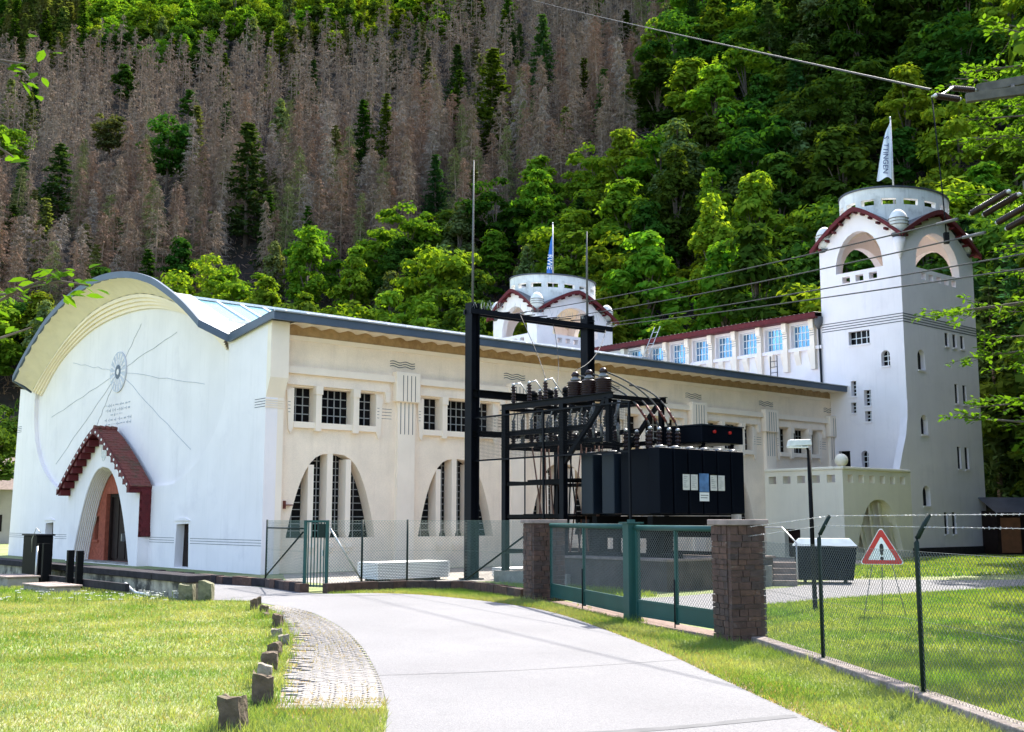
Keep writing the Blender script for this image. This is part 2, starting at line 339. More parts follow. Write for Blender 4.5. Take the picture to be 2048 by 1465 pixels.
# stepped arch mouldings between disc and cove
mo = MB()
for k in range(4):
    f0, f1 = k/4, (k+1)/4
    a = [(v+(w-v)*f0, z+(y-z)*f0) for (v, z), (w, y) in zip(DTOP, WARC)]; b = [(v+(w-v)*f1, z+(y-z)*f1) for (v, z), (w, y) in zip(DTOP, WARC)]
    u0, u1 = .2-.1*k, .2-.1*(k+1)
    mo.strip([(u0,*p) for p in a], [(u1,*p) for p in a]); mo.strip([(u1,*p) for p in a], [(u1,*p) for p in b])
H.part('arch_moulding', mo, M['cream2'])
NC = 30
def cove(i, j):
    k = i*48; k0 = min(int(k), 47); f = k-k0
    w = [WARC[k0][q]+(WARC[k0+1][q]-WARC[k0][q])*f for q in (0,1)]; o = [FLOW[k0][q]+(FLOW[k0+1][q]-FLOW[k0][q])*f for q in (0,1)]
    return (-.2-1.08*j, w[0]+(o[0]-w[0])*j, w[1]+(o[1]-w[1])*j + .10*math.sin(math.pi*j) + .03*abs(math.sin(k*math.pi/2)))
H.part('cove_soffit', MB().grid(cove, 96, 6), M['soffit'])
fa = MB()
fa.ribbon([(-1.3,*p) for p in FLOW], [(-1.3,*p) for p in FTOP], .12, (1,0,0))
fa.ribbon([(-1.3,FLOW[0][0],FLOW[0][1]),(-.18,2.9,8.95)], [(-1.3,FTOP[0][0],FTOP[0][1]),(-.18,2.9,9.25)], .1, (.3,.8,0))
fa.ribbon([(-.18,2.9,8.95),(-.18,-.72,9.42)], [(-.18,2.9,9.25),(-.18,-.72,9.72)], .1, (1,0,0))
fa.ribbon([(-1.3,FLOW[-1][0],FLOW[-1][1]),(-.18,26.8,8.95)], [(-1.3,FTOP[-1][0],FTOP[-1][1]),(-.18,26.8,9.25)], .1, (.3,-.8,0))
H.part('gable_fascia', fa, M['fascia'])
H.part('eave_fascia', MB().ribbon([(-.2,-.84,9.36),(37.0,-.84,9.36)], [(-.2,-.84,9.66),(37.0,-.84,9.66)], .1, (0,1,0)), M['fascia'])
gut = MB(); gut.beam((-.2,-.86,9.685), (37.0,-.86,9.685), .1, .045)
H.part('gutter_rim', gut, M['galv'])
# roofs
rf = MB()
def hallz(v):
    d = abs(v-VC); return 13.1-.4675*d if d < 3.85 else 11.3-(d-3.85)*2.0/8.1
BACK = [(1.8, v, min(z-.02, hallz(v)+.06)) for v, z in FTOP]
rf.strip([(-1.3,*p) for p in FTOP], BACK, True); rf.strip(BACK, [(3.6, v, hallz(v)+.05) for v, z in FTOP], True)
rf.add([(-1.3,*FTOP[0]),BACK[0],(2.6,2.9,9.32),(-.18,2.9,9.26)], [(0,1,2,3)])
rf.add([(-1.3,*FTOP[-1]),BACK[-1],(2.6,26.8,9.32),(-.18,26.8,9.26)], [(0,1,2,3)])
H.part('front_arch_roof', rf, M['metalroof'])
rm = MB(); SEC = [(-.9,9.70),(2.9,9.30),(11,11.3)]
for (va, za), (vb, zb), ua in zip(SEC, SEC[1:], (-.19, .5)):
    rm.add([(ua,va,za),(36.95,va,za),(36.95,vb,zb),(ua,vb,zb)], [(0,1,2,3)])
    rm.add([(ua,2*VC-va,za),(36.95,2*VC-va,za),(36.95,2*VC-vb,zb),(ua,2*VC-vb,zb)], [(0,1,2,3)])
for i in range(46):     # standing seams
    u = .7+.8*i
    rm.beam((u,2.9,9.32),(u,11,11.32),.03,.05)
H.part('roof', rm, M['metalroof'])
lan = MB(); sg = []
lan.beam((3.6,VC,13.0),(36.9,VC,13.0),.5,.12); lan.beam((3.6,11,11.34),(36.9,11,11.34),.35,.14); lan.beam((3.6,18.7,11.34),(36.9,18.7,11.34),.35,.14)
lan.beam((3.6,11,11.34),(3.6,VC,13.0),.16,.16); lan.beam((3.6,18.7,11.34),(3.6,VC,13.0),.16,.16)
lan.add([(3.6,11,11.2),(3.6,18.7,11.2),(3.6,VC,12.96)], [(0,1,2)])
for i in range(1, 26): lan.beam((3.6+1.3*i,11,11.38),(3.6+1.3*i,VC,13.02),.12,.1)
sk = H.part('skylight', lan, M['whitebar'])
H.part('far_slope', MB().add([(3.6,18.7,11.34),(36.9,18.7,11.34),(36.9,VC,12.96),(3.6,VC,12.96)], [(0,1,2,3)]), M['skyglass'], sk)  # glazed slope on the far side of the skylight
for i in range(25): H.part('pane' if i < 5 else 'roof_panel', MB().add([(3.68+1.3*i,11.1,11.38),(4.82+1.3*i,11.1,11.38),(4.82+1.3*i,VC-.2,12.92),(3.68+1.3*i,VC-.2,12.92)], [(0,1,2,3)]), M['skyglass'] if i < 5 else M['metalroof'], sk)
# long wall
BAY = 6.1; WZ0, WZ1 = 5.72, 7.05
def zarch(x): return 1.3 + 3.25*(1-min(1, abs(x)/2.0)**3.1)
ARC = [(-2.0,1.3),(2.0,1.3)] + [(2.0*math.copysign(abs(math.cos(math.pi*i/24))**.7, math.cos(math.pi*i/24)), 0) for i in range(1, 24)]
ARC = [(x, z if z else zarch(x)) for x, z in ARC]
holes = []
for k in range(6):
    b = BAY*k
    for a0, a1 in ((1.31,2.23),(2.46,3.93),(4.17,5.05)): holes.append(rect(a0+b, WZ0, a1+b, WZ1))
    if k < 5: holes.append([(3.15+b+x, z) for x, z in ARC])
H.part('long_wall', MB().plate([(.76,0),(37.3,0),(37.3,9.6),(.76,9.6)], holes, ml, .3, .95), M['cream'])
H.part('back_wall', MB().plate([(.5,0),(37,0),(37,9.2),(.5,9.2)], [], ml, 29.0, 29.4), M['white'])
H.part('dark_interior', MB().box((.9,1.4,.1),(37,1.5,9)), M['groove'])
fz = MB().plate([(.78,9.03),(36.9,9.03),(36.9,9.5),(.78,9.5)], [], ml, .285, .3); H.part('ochre_frieze', fz, M['ochre'])
H.part('frieze_moulding', MB().box((.78,.24,8.86),(36.9,.3,9.03)), M['cream2'])
def soff(i, j):
    u = .76+36.2*i; a = abs(math.sin(u*math.pi/.82)); return (u, -.74+1.06*j, 9.34 + (.02+.13*j)*(a**.8) - .02*j)
H.part('eave_soffit', MB().grid(soff, 44*9, 4), M['soffit'])
py = MB().box((.5,0,0),(.76,.9,9.4)); H.part('corner_pylon', py, M['cream2'])
cb = MB()
cb.plate([(0,6.54),(-.30,7.27),(-.30,9.40),(0,9.40)], [], lambda a, b, d: (d, a, b), .0, .76)
for i in range(4): cb.box((-.02,-.03,6.42-.09*i),(.78,.0,6.47-.09*i))
H.part('corbel_block', cb, M['cream2'])
H.part('left_corner_pylon', MB().box((.5,28.9,0),(.8,29.7,9.3)), M['white'])
gl = MB()
for i in range(4): gl.box((-.006,.02,6.18+.1*i),(.0,.85,6.205+.1*i)); gl.box((-.006,28.6,6.9+.1*i),(.0,29.3,6.925+.1*i))
for z in (1.03,1.13,1.23):
    for a0, a1 in ((.02,6.05),(7.6,10.15),(19.15,22.2),(23.9,29.65)): gl.box((-.006,a0,z),(0,a1,z+.018))
H.pieces('gable_groove_shade', gl, M['groove'])
def bars(mb, a0, a1, z0, z1, nx, nz, d, mp, w=.035):
    for i in range(1, nx):
        a = a0+(a1-a0)*i/nx; mb.plate(rect(a-w/2, z0, a+w/2, z1), [], mp, d, d+.03)
    for i in range(1, nz):
        z = z0+(z1-z0)*i/nz; mb.plate(rect(a0, z-w/2, a1, z+w/2), [], mp, d-.004, d+.026)
    return mb
for k in range(6):
    b = BAY*k
    for q, (a0, a1, nx) in enumerate(((1.31,2.23,3),(2.46,3.93,5),(4.17,5.05,3))):
        w = H.part('window', MB().plate(rect(a0+b-.02, WZ0-.02, a1+b+.02, WZ1+.02), [], ml, .66, .69), M['glass'])
        H.part('glazing_bar', bars(MB(), a0+b, a1+b, WZ0, WZ1, nx, 4, .625, ml), M['bar'], w)
        H.part('sill', MB().box((a0+b-.02,.16,WZ0-.24),(a1+b+.02,.32,WZ0-.01)), M['cream2'], w)
    for a0, a1 in ((2.23,2.46),(3.93,4.17)):
        H.part('window_post', MB().box((a0+b-.01,.10,5.38),(a1+b+.01,.31,6.80)).box((a0+b-.04,.06,6.80),(a1+b+.04,.31,7.12)), M['cream2'])
    H.part('string_course', MB().box((1.0+b if k else .77,.10,7.55),(5.9+b,.31,7.81)), M['cream2'])
    H.part('lintel_band', MB().plate([(.31,7.12),(.17,7.12),(.24,7.549),(.31,7.549)], [], lambda a, z, d: (d, a, z), 1.0+b, 5.7+b), M['cream'])
    jm = MB()
    jm.plate([(1.0,6.9),(1.31,7.0),(1.31,5.5),(1.2,5.25),(1.1,5.4)], [], ml, .2, .31); jm.plate([(5.05,7.0),(5.35,6.8),(5.28,5.4),(5.18,5.2),(5.05,5.5)], [], ml, .2, .31); jm.plate([(5.45,7.12),(5.72,7.12),(5.66,6.7),(5.5,6.7)], [], ml, .16, .31)
    jm.v = [(p[0]+b,p[1],p[2]) for p in jm.v]; H.pieces('jamb_bracket', jm, M['cream2'])
    pl = MB().box((6.06+b,.12,0),(6.92+b,.31,6.77)); H.part('pilaster', pl, M['cream2'])
    cap = MB().box((5.89+b,-.02,6.77),(7.09+b,.31,8.0)); cp = H.part('pilaster_cap', cap, M['cream2'], bevel=.03)
    g = MB()
    for i in range(4):
        a = 6.2+.2*i+b; g.box((a,-.024,6.80),(a+.035,-.02,7.86)); g.box((a-.02,.116,5.45),(a+.015,.12,6.75))
    H.pieces('flute_shade', g, M['groove'], cp)
    for i in range(3):
        wv = MB()
        A = [(5.75+b+1.25*t/16, .29, 8.42-.1*i+.03*math.sin(t/16*4*math.pi)) for t in range(17)]
        wv.ribbon(A, [(p[0],p[1],p[2]+.032) for p in A], .012, (0,1,0))
        H.part('wave_ornament', wv, M['groove'], cp)
    hz = MB()
    for i in range(4): hz.box((5.38+b,.294,6.05+.13*i),(5.86+b,.3,6.068+.13*i)); hz.box((5.1+b,.194,6.05+.13*i),(5.2+b,.2,6.068+.13*i)); hz.box((1.06+b,.194,6.05+.13*i),(1.16+b,.2,6.068+.13*i))
    H.pieces('short_groove_shade', hz, M['groove'], cp)
    if k < 5:
        w = H.part('arched_window', MB().plate([(3.15+b+x*1.01, z) for x, z in ARC], [], ml, .86, .89), M['glass'])
        gb = MB()
        for i in range(1, 13):
            z = 1.3+.27*i
            if z < 4.4:
                x = 2.0*(1-(z-1.3)/3.25)**(1/3.1); gb.box((3.15+b-x,.826,z-.015),(3.15+b+x,.85,z+.015))
        for x in (-1.5,-.42,.44,1.28): gb.box((3.15+b+x-.015,.82,1.3),(3.15+b+x+.015,.845,zarch(abs(x)+.02)))
        H.part('glazing_bar', gb, M['bar'], w)
        for x0, x1 in ((-1.08,-.84),(-.25,0),(.61,.84)):
            zt = zarch(max(abs(x0), abs(x1)))
            H.part('mullion', MB().plate([(x0+3.15+b,1.55),((x0+x1)/2+3.15+b,1.18),(x1+3.15+b,1.55),(x1+3.15+b,zt+.02),(x0+3.15+b,zt+.02)], [], ml, .32, .86), M['cream2'], w)
            H.part('corbel', MB().box((x0+3.13+b,.18,.92),(x1+3.17+b,.31,1.1)).box((x0+3.18+b,.22,.78),(x1+3.12+b,.31,.92)), M['cream2'], w)
H.part('wall_bracket', MB().box((1.0,.1,2.52),(1.32,.3,2.56)).box((1.0,.15,2.4),(1.05,.3,2.7)), M['tile'])
# side doors in the gable
for nm, q in (('side_door', doorR), ('side_door', doorL)):
    d = H.part(nm, MB().plate([(v, z) for v, z in q], [], mg, .36, .42), M['wood'])
    a0 = min(p[0] for p in q); a1 = max(p[0] for p in q)
    H.part('door_light', MB().plate(arched(a0+.35, 1.05, a1-.35, 1.55), [], mg, .34, .36), M['glass'], d)
    H.part('handle', MB().box((.3,a0+.2,.85),(.36,a0+.24,1.05)), M['galv'], d)
    H.part('door_hood', MB().plate([(a0-.1,1.95),(a1+.1,1.95),((a0+a1)/2+.3,2.08),((a0+a1)/2-.3,2.08)], [], mg, -.05, 0), M['white'], d)
# medallion with rays
md = H.part('medallion', MB().plate([(15.05+.98*math.cos(t*math.pi/24), 8.99+.98*math.sin(t*math.pi/24)) for t in range(48)], [], mg, .15, .2), M['medal'])
mp_ = MB()
for i in range(16):
    t = 2*math.pi*i/16; c, s_ = math.cos(t), math.sin(t)
    for r0, r1, w in ((.38,.62,.05),(.66,.9,.07)):
        mp_.plate([(15.05+r0*c-w*.5*s_, 8.99+r0*s_+w*.5*c),(15.05+r1*c-w*s_, 8.99+r1*s_+w*c),(15.05+r1*c+w*s_, 8.99+r1*s_-w*c),(15.05+r0*c+w*.5*s_, 8.99+r0*s_-w*.5*c)], [], mg, .135, .15)
mp_.plate([(15.05+.14*math.cos(t*math.pi/8), 8.99+.14*math.sin(t*math.pi/8)) for t in range(16)], [], mg, .13, .15)
H.part('petal', mp_, M['white'], md)
H.part('boss', MB().plate([(15.05+.34*math.cos(t*math.pi/12), 8.99+.34*math.sin(t*math.pi/12)) for t in range(24)], [[(15.05+.16*math.cos(t*math.pi/12), 8.99+.16*math.sin(t*math.pi/12)) for t in range(24)]], mg, .14, .15), M['fascia'], md)
for ev, ez in ((24.3,7.45),(23.2,4.9),(17.7,6.5),(5.66,7.55),(8.6,10.1),(12.6,11.0),(21.4,10.1),(6.75,4.9)):
    n = 9; dx, dz = ev-15.05, ez-8.99; L = math.hypot(dx, dz); r = MB(); A = []
    for i in range(n+1):
        f = (1.0+(L-1.0)*i/n)/L; j = (RND.random()-.5)*.10 if 0 < i < n else 0
        A.append((15.05+dx*f-dz/L*j, 8.99+dz*f+dx/L*j))
    w = .011
    for p, q in zip(A, A[1:]):
        nx, nz = -(q[1]-p[1]), q[0]-p[0]; l_ = math.hypot(nx, nz); nx *= w/l_; nz *= w/l_
        r.plate([(p[0]-nx,p[1]-nz),(q[0]-nx,q[1]-nz),(q[0]+nx,q[1]+nz),(p[0]+nx,p[1]+nz)], [], mg, .188, .2)
    H.part('ray', r, M['ray'], md)
ins = MB()      # faint incised inscription under the medallion
for z, a0, a1 in ((7.42,13.5,16.6),(7.18,13.5,16.6),(6.95,14.4,15.8),(6.72,13.3,16.4),(6.5,13.3,16.4)):
    a = a0
    while a < a1:
        L = RND.uniform(.08,.3); ins.plate(rect(a, z+RND.uniform(-.03,.03), a+L, z+.03+RND.uniform(0,.03)), [], mg, .19, .2)
        if RND.random() < .5: ins.plate(rect(a, z-.06, a+.03, z+.1), [], mg, .191, .2)
        a += L+RND.uniform(.06,.2)
o = H.part('inscription', ins, M['ray'], md); o['kind'] = 'stuff'
# porch
PC = 14.6
def parch(s, n=26):
    out = []
    for i in range(n+1):
        t = math.pi*i/n; x = 3.5*s*math.cos(t); x = 3.5*s*math.copysign(abs(math.cos(t))**.85, math.cos(t)); out.append((PC+x, .02+4.43*(.55+.45*s)*(1-(abs(x)/(3.5*s))**2.3)))
    return out
def roofz(x): x = abs(x)/4.4; return 6.16 - 2.66*(x**1.22)
front = [(10.2,0),(19.0,0)] + [(PC+4.4*(1-2*i/20), roofz(4.4*(1-2*i/20))-.14) for i in range(21)]
PW = H.part('porch_wall', MB().plate(front, [parch(1)], mg, -.5, -.32).box((-.32,10.2,0),(0,10.5,3.4)).box((-.32,18.7,0),(0,19.0,3.4)), M['white'])
rb = MB()
for j in range(9):
    u0 = -.5+.075*j; a = parch(1-.012*j); b_ = parch(1-.012*(j+1))
    rb.strip([(u0,*p) for p in a], [(u0+.075,*p) for p in a]); rb.strip([(u0+.075,*p) for p in a], [(u0+.075,*p) for p in b_])
H.part('ribbed_reveal', rb, M['cream2'], PW)
for j in range(8): H.part('rib', MB().tube([(-.46+.08*j,*p) for p in parch(1-.0135*j-.006)], .026, 5, False), M['white'], PW)
inn = parch(.9)
bw = H.part('porch_brick_wall', MB().plate(parch(1.02), [[(12.2,.08),(15.75,.08),(15.75,3.2),(12.6,3.2)], rect(16.6,1.05,17.1,2.15)], mg, .17, .55), M['brickred'])
bl = MB()
for r in range(24):
    z = .08+.125*r
    for i in range(-1, 6):
        a0 = max(15.78, 15.78+.42*i+(.21 if r % 2 else 0)); a1 = min(17.95, 15.78+.42*(i+1)+(.21 if r % 2 else 0)-.02)
        if a1-a0 < .06 or z > 3.0: continue
        if a1 > 16.58 and a0 < 17.12 and .95 < z < 2.2: continue
        bl.box((.158,a0,z),(.17,a1,z+.107))
bo = H.part('brick_course', bl, M['brickred'], bw); bo['kind'] = 'stuff'
H.part('small_window', MB().plate(rect(16.58,1.04,17.12,2.16), [], mg, .4, .43), M['glass'], bw)
H.part('small_window_sill', MB().box((.08,16.5,.94),(.2,17.2,1.04)), M['brickred'], bw)
D = H.part('main_door', MB().plate(rect(11.15,.05,15.78,3.22), [], mg, .5, .55), M['wood'], PW)
for i in range(5): H.part('door_panel', MB().box((.46,11.4+.88*i,.2),(.5,12.14+.88*i,3.05)), M['wood'], D)
H.part('door_frame', MB().box((.35,15.6,.05),(.5,15.76,3.2)).box((.35,11.2,3.05),(.5,15.6,3.2)), M['wood'], D)
H.part('handle', MB().box((.3,14.05,1.0),(.46,14.1,1.35)), M['galv'], D)
H.part('door_step', MB().box((-.45,11.6,0),(.2,17.6,.09)), M['concrete'], PW)
NR = 22
PR = H.part('porch_roof', MB().strip([(-1.0,PC+4.5*(1-2*i/NR),roofz(4.5*(1-2*i/NR))) for i in range(NR+1)], [(.02,PC+4.5*(1-2*i/NR),roofz(4.5*(1-2*i/NR))) for i in range(NR+1)]).strip([(-1.0,PC+4.5*(1-2*i/NR),roofz(4.5*(1-2*i/NR))-.1) for i in range(NR+1)], [(.02,PC+4.5*(1-2*i/NR),roofz(4.5*(1-2*i/NR))-.1) for i in range(NR+1)]), M['red'])
tl = MB()
for sgn in (-1, 1):
    for r in range(22):
        x0 = 4.52-.205*r; x1 = x0-.24; row = []
        for c_ in range(8):
            ua = -1.0+.13*c_+(.06 if r % 2 else 0)-.02; ub = min(ua+.125, .0)
            if ub-ua < .03: continue
            j = RND.uniform(-.01,.012)
            za, zb = roofz(x0)+.045+j, roofz(x1)+.02+j
            tl.add([(ua,PC+sgn*x0,za),(ub,PC+sgn*x0,za),(ub,PC+sgn*x1,zb),(ua,PC+sgn*x1,zb),(ua,PC+sgn*x0,za-.04),(ub,PC+sgn*x0,za-.04)], [(0,1,2,3),(4,5,1,0)])
to = H.part('roof_tile', tl, M['tile'], PR); to['kind'] = 'stuff'
rg = MB()
for i in range(4): rg.tube([(-1.03+.27*i,PC,6.24),(-.75+.27*i,PC,6.22)], [.12,.10], 8)
H.part('ridge_tile', rg, M['tile'], PR)
for sgn in (-1, 1):
    xs = [4.55*i/12 for i in range(13)]
    bb = H.part('bargeboard', MB().ribbon([(-1.06,PC+sgn*x,roofz(x)-.2) for x in xs], [(-1.06,PC+sgn*x,roofz(x)+.07) for x in xs], .07, (1,0,0)), M['red'], PR)
    dt = MB()
    for i in range(11):
        x = .3+.4*i; dt.plate([(PC+sgn*x+.075*math.cos(t*math.pi/5), roofz(x)-.06+.06*math.sin(t*math.pi/5)) for t in range(10)], [], mg, -1.07, -1.06)
    H.pieces('white_dot', dt, M['signwhite'], bb)
    st = MB()
    for i in range(8):
        x = 4.3-.5*i; st.box((-.99,PC+sgn*x-.16,roofz(x)-.42),(-.5,PC+sgn*x+.16,roofz(x)-.12))
    H.pieces('rafter_end', st, M['red'], PR)
H.part('shingle_board', MB().box((-.5,10.185,1.25),(-.01,10.2,3.4)), M['red'], PW)
for r in range(12):     # scale shingles on the porch side
    for c_ in range(3):
        ua = -.5+.175*c_+(.085 if r % 2 else -.02); ub = min(ua+.17, -.0); z = 3.3-.175*r; ua = max(ua, -.5)
        if ub-ua < .05: continue
        H.part('shingle', MB().plate([(ua,z+.1),(ua,z-.06),((ua+ub)/2,z-.12),(ub,z-.06),(ub,z+.1)], [], ml, 10.12-.012*(r % 2)-.03*max(0,r-9), 10.184), M['red'], PW)
em = MB()
for cx, cz, r in ((14.5,5.0,.2),(14.7,5.25,.2),(14.6,4.85,.16),(14.4,5.2,.16),(14.75,5.0,.16)):
    o_ = [(cx+r*math.cos(t*math.pi/10), cz+r*math.sin(t*math.pi/10)) for t in range(20)]; i_ = [(cx+(r-.035)*math.cos(t*math.pi/10), cz+(r-.035)*math.sin(t*math.pi/10)) for t in range(20)]
    em.plate(o_, [i_], mg, -.515-.002*cz, -.5)
H.part('ring_emblem', em, M['greywhite'], PW)
# ------------------------------------------------------------------ towers, cross wing, terrace
def tower(name, label, u0, v0, full, group):
    UL, VL = 8.3, 5.3
    T = BT(name, label, 'tower', u0, v0, 0, group)
    u1, v1 = u0+UL, v0+VL; ZC, ZP = 17.95, 2.05; zb = 0
    def gz(t): return ZC + ZP*(1-abs(t)**1.35)
    def face(a0, a1, mp, d0, d1, ops, par, nm='wall'):
        c = (a0+a1)/2; hw = (a1-a0)/2; n = 20
        out = [(a0,zb),(a1,zb)] + [(c+hw*(1-2*i/n), gz(1-2*i/n)) for i in range(n+1)]
        return T.part(nm, MB().plate(out, ops, mp, d0, d1), M['white'])
    # facing the gable side (-u): width VL
    cV = (v0+v1)/2; cU = (u0+u1)/2
    def belf(c, hw, nsq):
        ops = [[(c-hw,16.4),(c+hw,16.4)] + [(c+hw*math.cos(math.pi*i/14), 16.55+2.2*math.sin(math.pi*i/14)) for i in range(15)]]
        for i in range(nsq):
            a = c + (i-(nsq-1)/2)*(2*hw*.86/nsq); ops.append(rect(a-.26,15.78,a+.26,16.16))
        return ops
    opL = belf(cV, 1.55, 3); opR = belf(cU, 2.5, 5)
    wL = []; wR = []
    if full:
        wL = [(rect(v0+2.15,12.06,v0+3.53,12.85),4,2), (arched(v0+.92,10.63,v0+1.47,11.52),2,3), (rect(v0+3.14,9.08,v0+3.49,9.96),2,4), (rect(v0+3.19,8.1,v0+3.55,8.71),2,3), (rect(v0+2.23,8.46,v0+2.67,9.36),2,4), (rect(v0+2.24,7.55,v0+2.66,8.15),2,3), (arched(v0+2.55,4.95,v0+3.0,5.9),2,3), (rect(v0+3.73,4.7,v0+4.48,5.94),1,1)]
        wR = [(rect(u0+4.5,12.08,u0+4.95,12.88),1,1), (rect(u0+5.4,12.08,u0+5.85,12.88),1,1), (rect(u0+6.3,12.08,u0+6.75,12.88),1,1), (arched(u0+1.35,10.42,u0+2.15,11.6),1,1), (rect(u0+5.33,8.75,u0+5.75,9.91),1,1), (rect(u0+6.26,8.75,u0+6.7,9.91),1,1), (arched(u0+1.35,6.75,u0+2.1,7.86),1,1), (rect(u0+5.23,4.93,u0+5.65,6.22),1,1), (rect(u0+6.1,4.93,u0+6.55,6.22),1,1), (arched(u0+1.19,2.76,u0+2.0,3.88),1,1), (rect(u0+3.37,1.18,u0+3.78,2.41),1,1), (rect(u0+4.26,1.18,u0+4.7,2.41),1,1)]
    face(v0, v1, mg, u0, u0+.45, opL+[w[0] for w in wL], 1)
    face(u0+.45, u1-.45, ml, v0, v0+.45, opR+[w[0] for w in wR], 1)
    face(v0, v1, mg, u1-.45, u1, belf(cV, 1.55, 3), 1)
    face(u0+.45, u1-.45, ml, v1-.45, v1, belf(cU, 2.5, 5), 1)
    if full:
        for ws, mp, d, mid in ((wL, mg, u0+.26, 'glass'), (wR, ml, v0+.30, 'glass')):
            for poly, nx, nz in ws:
                a = [p[0] for p in poly]; z = [p[1] for p in poly]
                if mp is ml: d = v0+(.07 if len(poly) == 4 else .24)
                g = T.part('window', MB().plate([(min(a)-.02,min(z)-.02),(max(a)+.02,min(z)-.02),(max(a)+.02,max(z)+.02),(min(a)-.02,max(z)+.02)], [], mp, d+.04, d+.07), M[mid])
                if nx*nz > 1: T.part('glazing_bar', bars(MB(), min(a), max(a), min(z), max(z), nx, nz, d, mp, .04), M['whitebar'], g)
                T.part('sill', MB().plate(rect(min(a)-.02,min(z)-.09,max(a)+.02,min(z)), [], mp, (u0 if mp is mg else v0)-.06, (u0 if mp is mg else v0)), M['white'], g)
    T.part('belfry_floor', MB().box((u0+.45,v0+.45,15.3),(u1-.45,v1-.45,15.5)), M['white'])
    def crossz(i, j): return max(gz(2*i-1), gz(2*j-1))
    T.part('belfry_vault', MB().grid(lambda i, j: (u0+.3+(UL-.6)*i, v0+.3+(VL-.6)*j, crossz(i, j)-.16), 32, 24), M['soffit'])
    gr = MB()
    for i in range(4):
        z = 13.03+.15*i
        if full:
            gr.box((u0-.012,v0-.012,z),(u0,v1,z+.05)); gr.box((u0,v0-.012,z),(u1,v0,z+.05))
    if full: T.pieces('dark_band', gr, M['groove'])
    # curved cross roof: barrel sheets over both axes
    n = 20
    def arcV(du, k=0): return [(du, cV+(VL/2+.35)*(1-2*i/n), gz(1-2*i/n)+.08+k) for i in range(n+1)]
    def arcU(dv, k=0): return [(cU+(UL/2+.35)*(1-2*i/n), dv, gz(1-2*i/n)+.08+k) for i in range(n+1)]
    def rz(x, y): return max(gz(min(1, max(-1, (y-cV)/(VL/2+.35)))), gz(min(1, max(-1, (x-cU)/(UL/2+.35)))))+.08
    T.part('roof', MB().grid(lambda i, j: (u0-.4+(UL+.8)*i, v0-.4+(VL+.8)*j, rz(u0-.4+(UL+.8)*i, v0-.4+(VL+.8)*j)), 56, 40), M['slate'])
    us = MB().strip(arcV(u0-.38,-.07), arcV(u0+.02,-.07), True).strip(arcU(v0-.38,-.07), arcU(v0+.02,-.07), True)
    T.part('eave_boards', us, M['red'])
    bd = MB()
    for f, nrm in ((arcV(u0-.46), (1,0,0)), (arcU(v0-.46), (0,1,0)), (arcV(u1+.40), (1,0,0)), (arcU(v1+.40), (0,1,0))):
        bd.ribbon([(p[0],p[1],p[2]-.22) for p in f], [(p[0],p[1],p[2]+.05) for p in f], .06, nrm)
    T.part('bargeboard', bd, M['red'])
    bk = MB()
    for i in range(11):
        t = -.92+.184*i
        y = cV+VL/2*t; z = gz(t)-.12; bk.box((u0-.36,y-.06,z-.11),(u0,y+.06,z+.02))
        x = cU+UL/2*t; bk.box((x-.06,v0-.36,z-.11),(x+.06,v0,z+.02))
    T.pieces('eave_bracket', bk, M['red'])
    # drum with slots
    A_, B_, N = 3.95, 2.85, 96
    dr = MB(); Z = [18.2,20.15,20.55,21.2]
    def ring(z, s=1): return [(cU+A_*s*math.cos(2*math.pi*i/N), cV+B_*s*math.sin(2*math.pi*i/N), z) for i in range(N)]
    for s in (1, .9):
        for lo, hi, op in ((18.2,20.2,0),(20.2,20.56,1),(20.56,21.2,0)):
            a, b = ring(lo, s), ring(hi, s)
            if lo < 19: a = [(p[0], p[1], min(19.9, rz(p[0], p[1])-.06)) for p in a]
            for i in range(N):
                if op and i % 6 in (1,2,3,4): continue
                j = (i+1) % N; dr.add([a[i],a[j],b[j],b[i]], [(0,1,2,3)], True)
    for z, flip in ((20.2,0),(20.56,0)):
        a, b = ring(z), ring(z,.9)
        for i in range(N):
            if i % 6 in (1,2,3,4): j = (i+1) % N; dr.add([a[i],a[j],b[j],b[i]], [(0,1,2,3)])
    a0, b0, a1, b1 = ring(20.2), ring(20.2,.9), ring(20.56), ring(20.56,.9)
    for i in range(N):
        if i % 6 in (1, 5): dr.add([a0[i],b0[i],b1[i],a1[i]], [(0,1,2,3)])
    DR = T.part('drum', dr, M['greywhite'])
    rim = MB(); a, b = ring(21.2,1.02), ring(21.2,.89); c_, d_ = ring(21.3,1.02), ring(21.3,.89)
    for i in range(N):
        j = (i+1) % N; rim.add([a[i],a[j],c_[j],c_[i],b[i],b[j],d_[j],d_[i]], [(0,1,2,3),(3,2,6,7),(4,7,6,5),(0,4,5,1)])
    T.part('drum_coping', rim, M['slate'], DR)
    # egg ornaments on the corners, pendant below
    for (eu, ev) in ((u0+.02,v0+.02),(u0+.25,v1-.25),(u1-.35,v0+.3)):
        pr = [(.05,-.75)] + [(.53*math.sin(math.pi*(.12+.88*i/18)), -.75*math.cos(math.pi*(.12+.88*i/18))+ (0)) for i in range(19)]
        pr = [(max(.0, r), z) for r, z in pr]; pr[-1] = (0, .75)
        eg = T.part('egg_ornament', MB().lathe(pr, (eu,ev,18.75), 20), M['greywhite'])
        rr = MB()
        for z in (-.22,-.04,.14): rr.lathe([(.49,z),(.58,z+.04),(.49,z+.08)], (eu,ev,18.75), 20)
        T.part('ring', rr, M['concrete'], eg)
        if ev < v0+1 and eu < u0+1: T.part('pendant', MB().lathe([(.02,0),(.2,.4),(.32,.9),(.36,1.25)], (u0+.02,v0+.02,16.6), 12), M['white'], eg)
        T.part('bowl', MB().lathe([(.3,0),(.42,.12),(.45,.2)], (eu,ev,17.88), 14), M['slate'], eg)
    return T
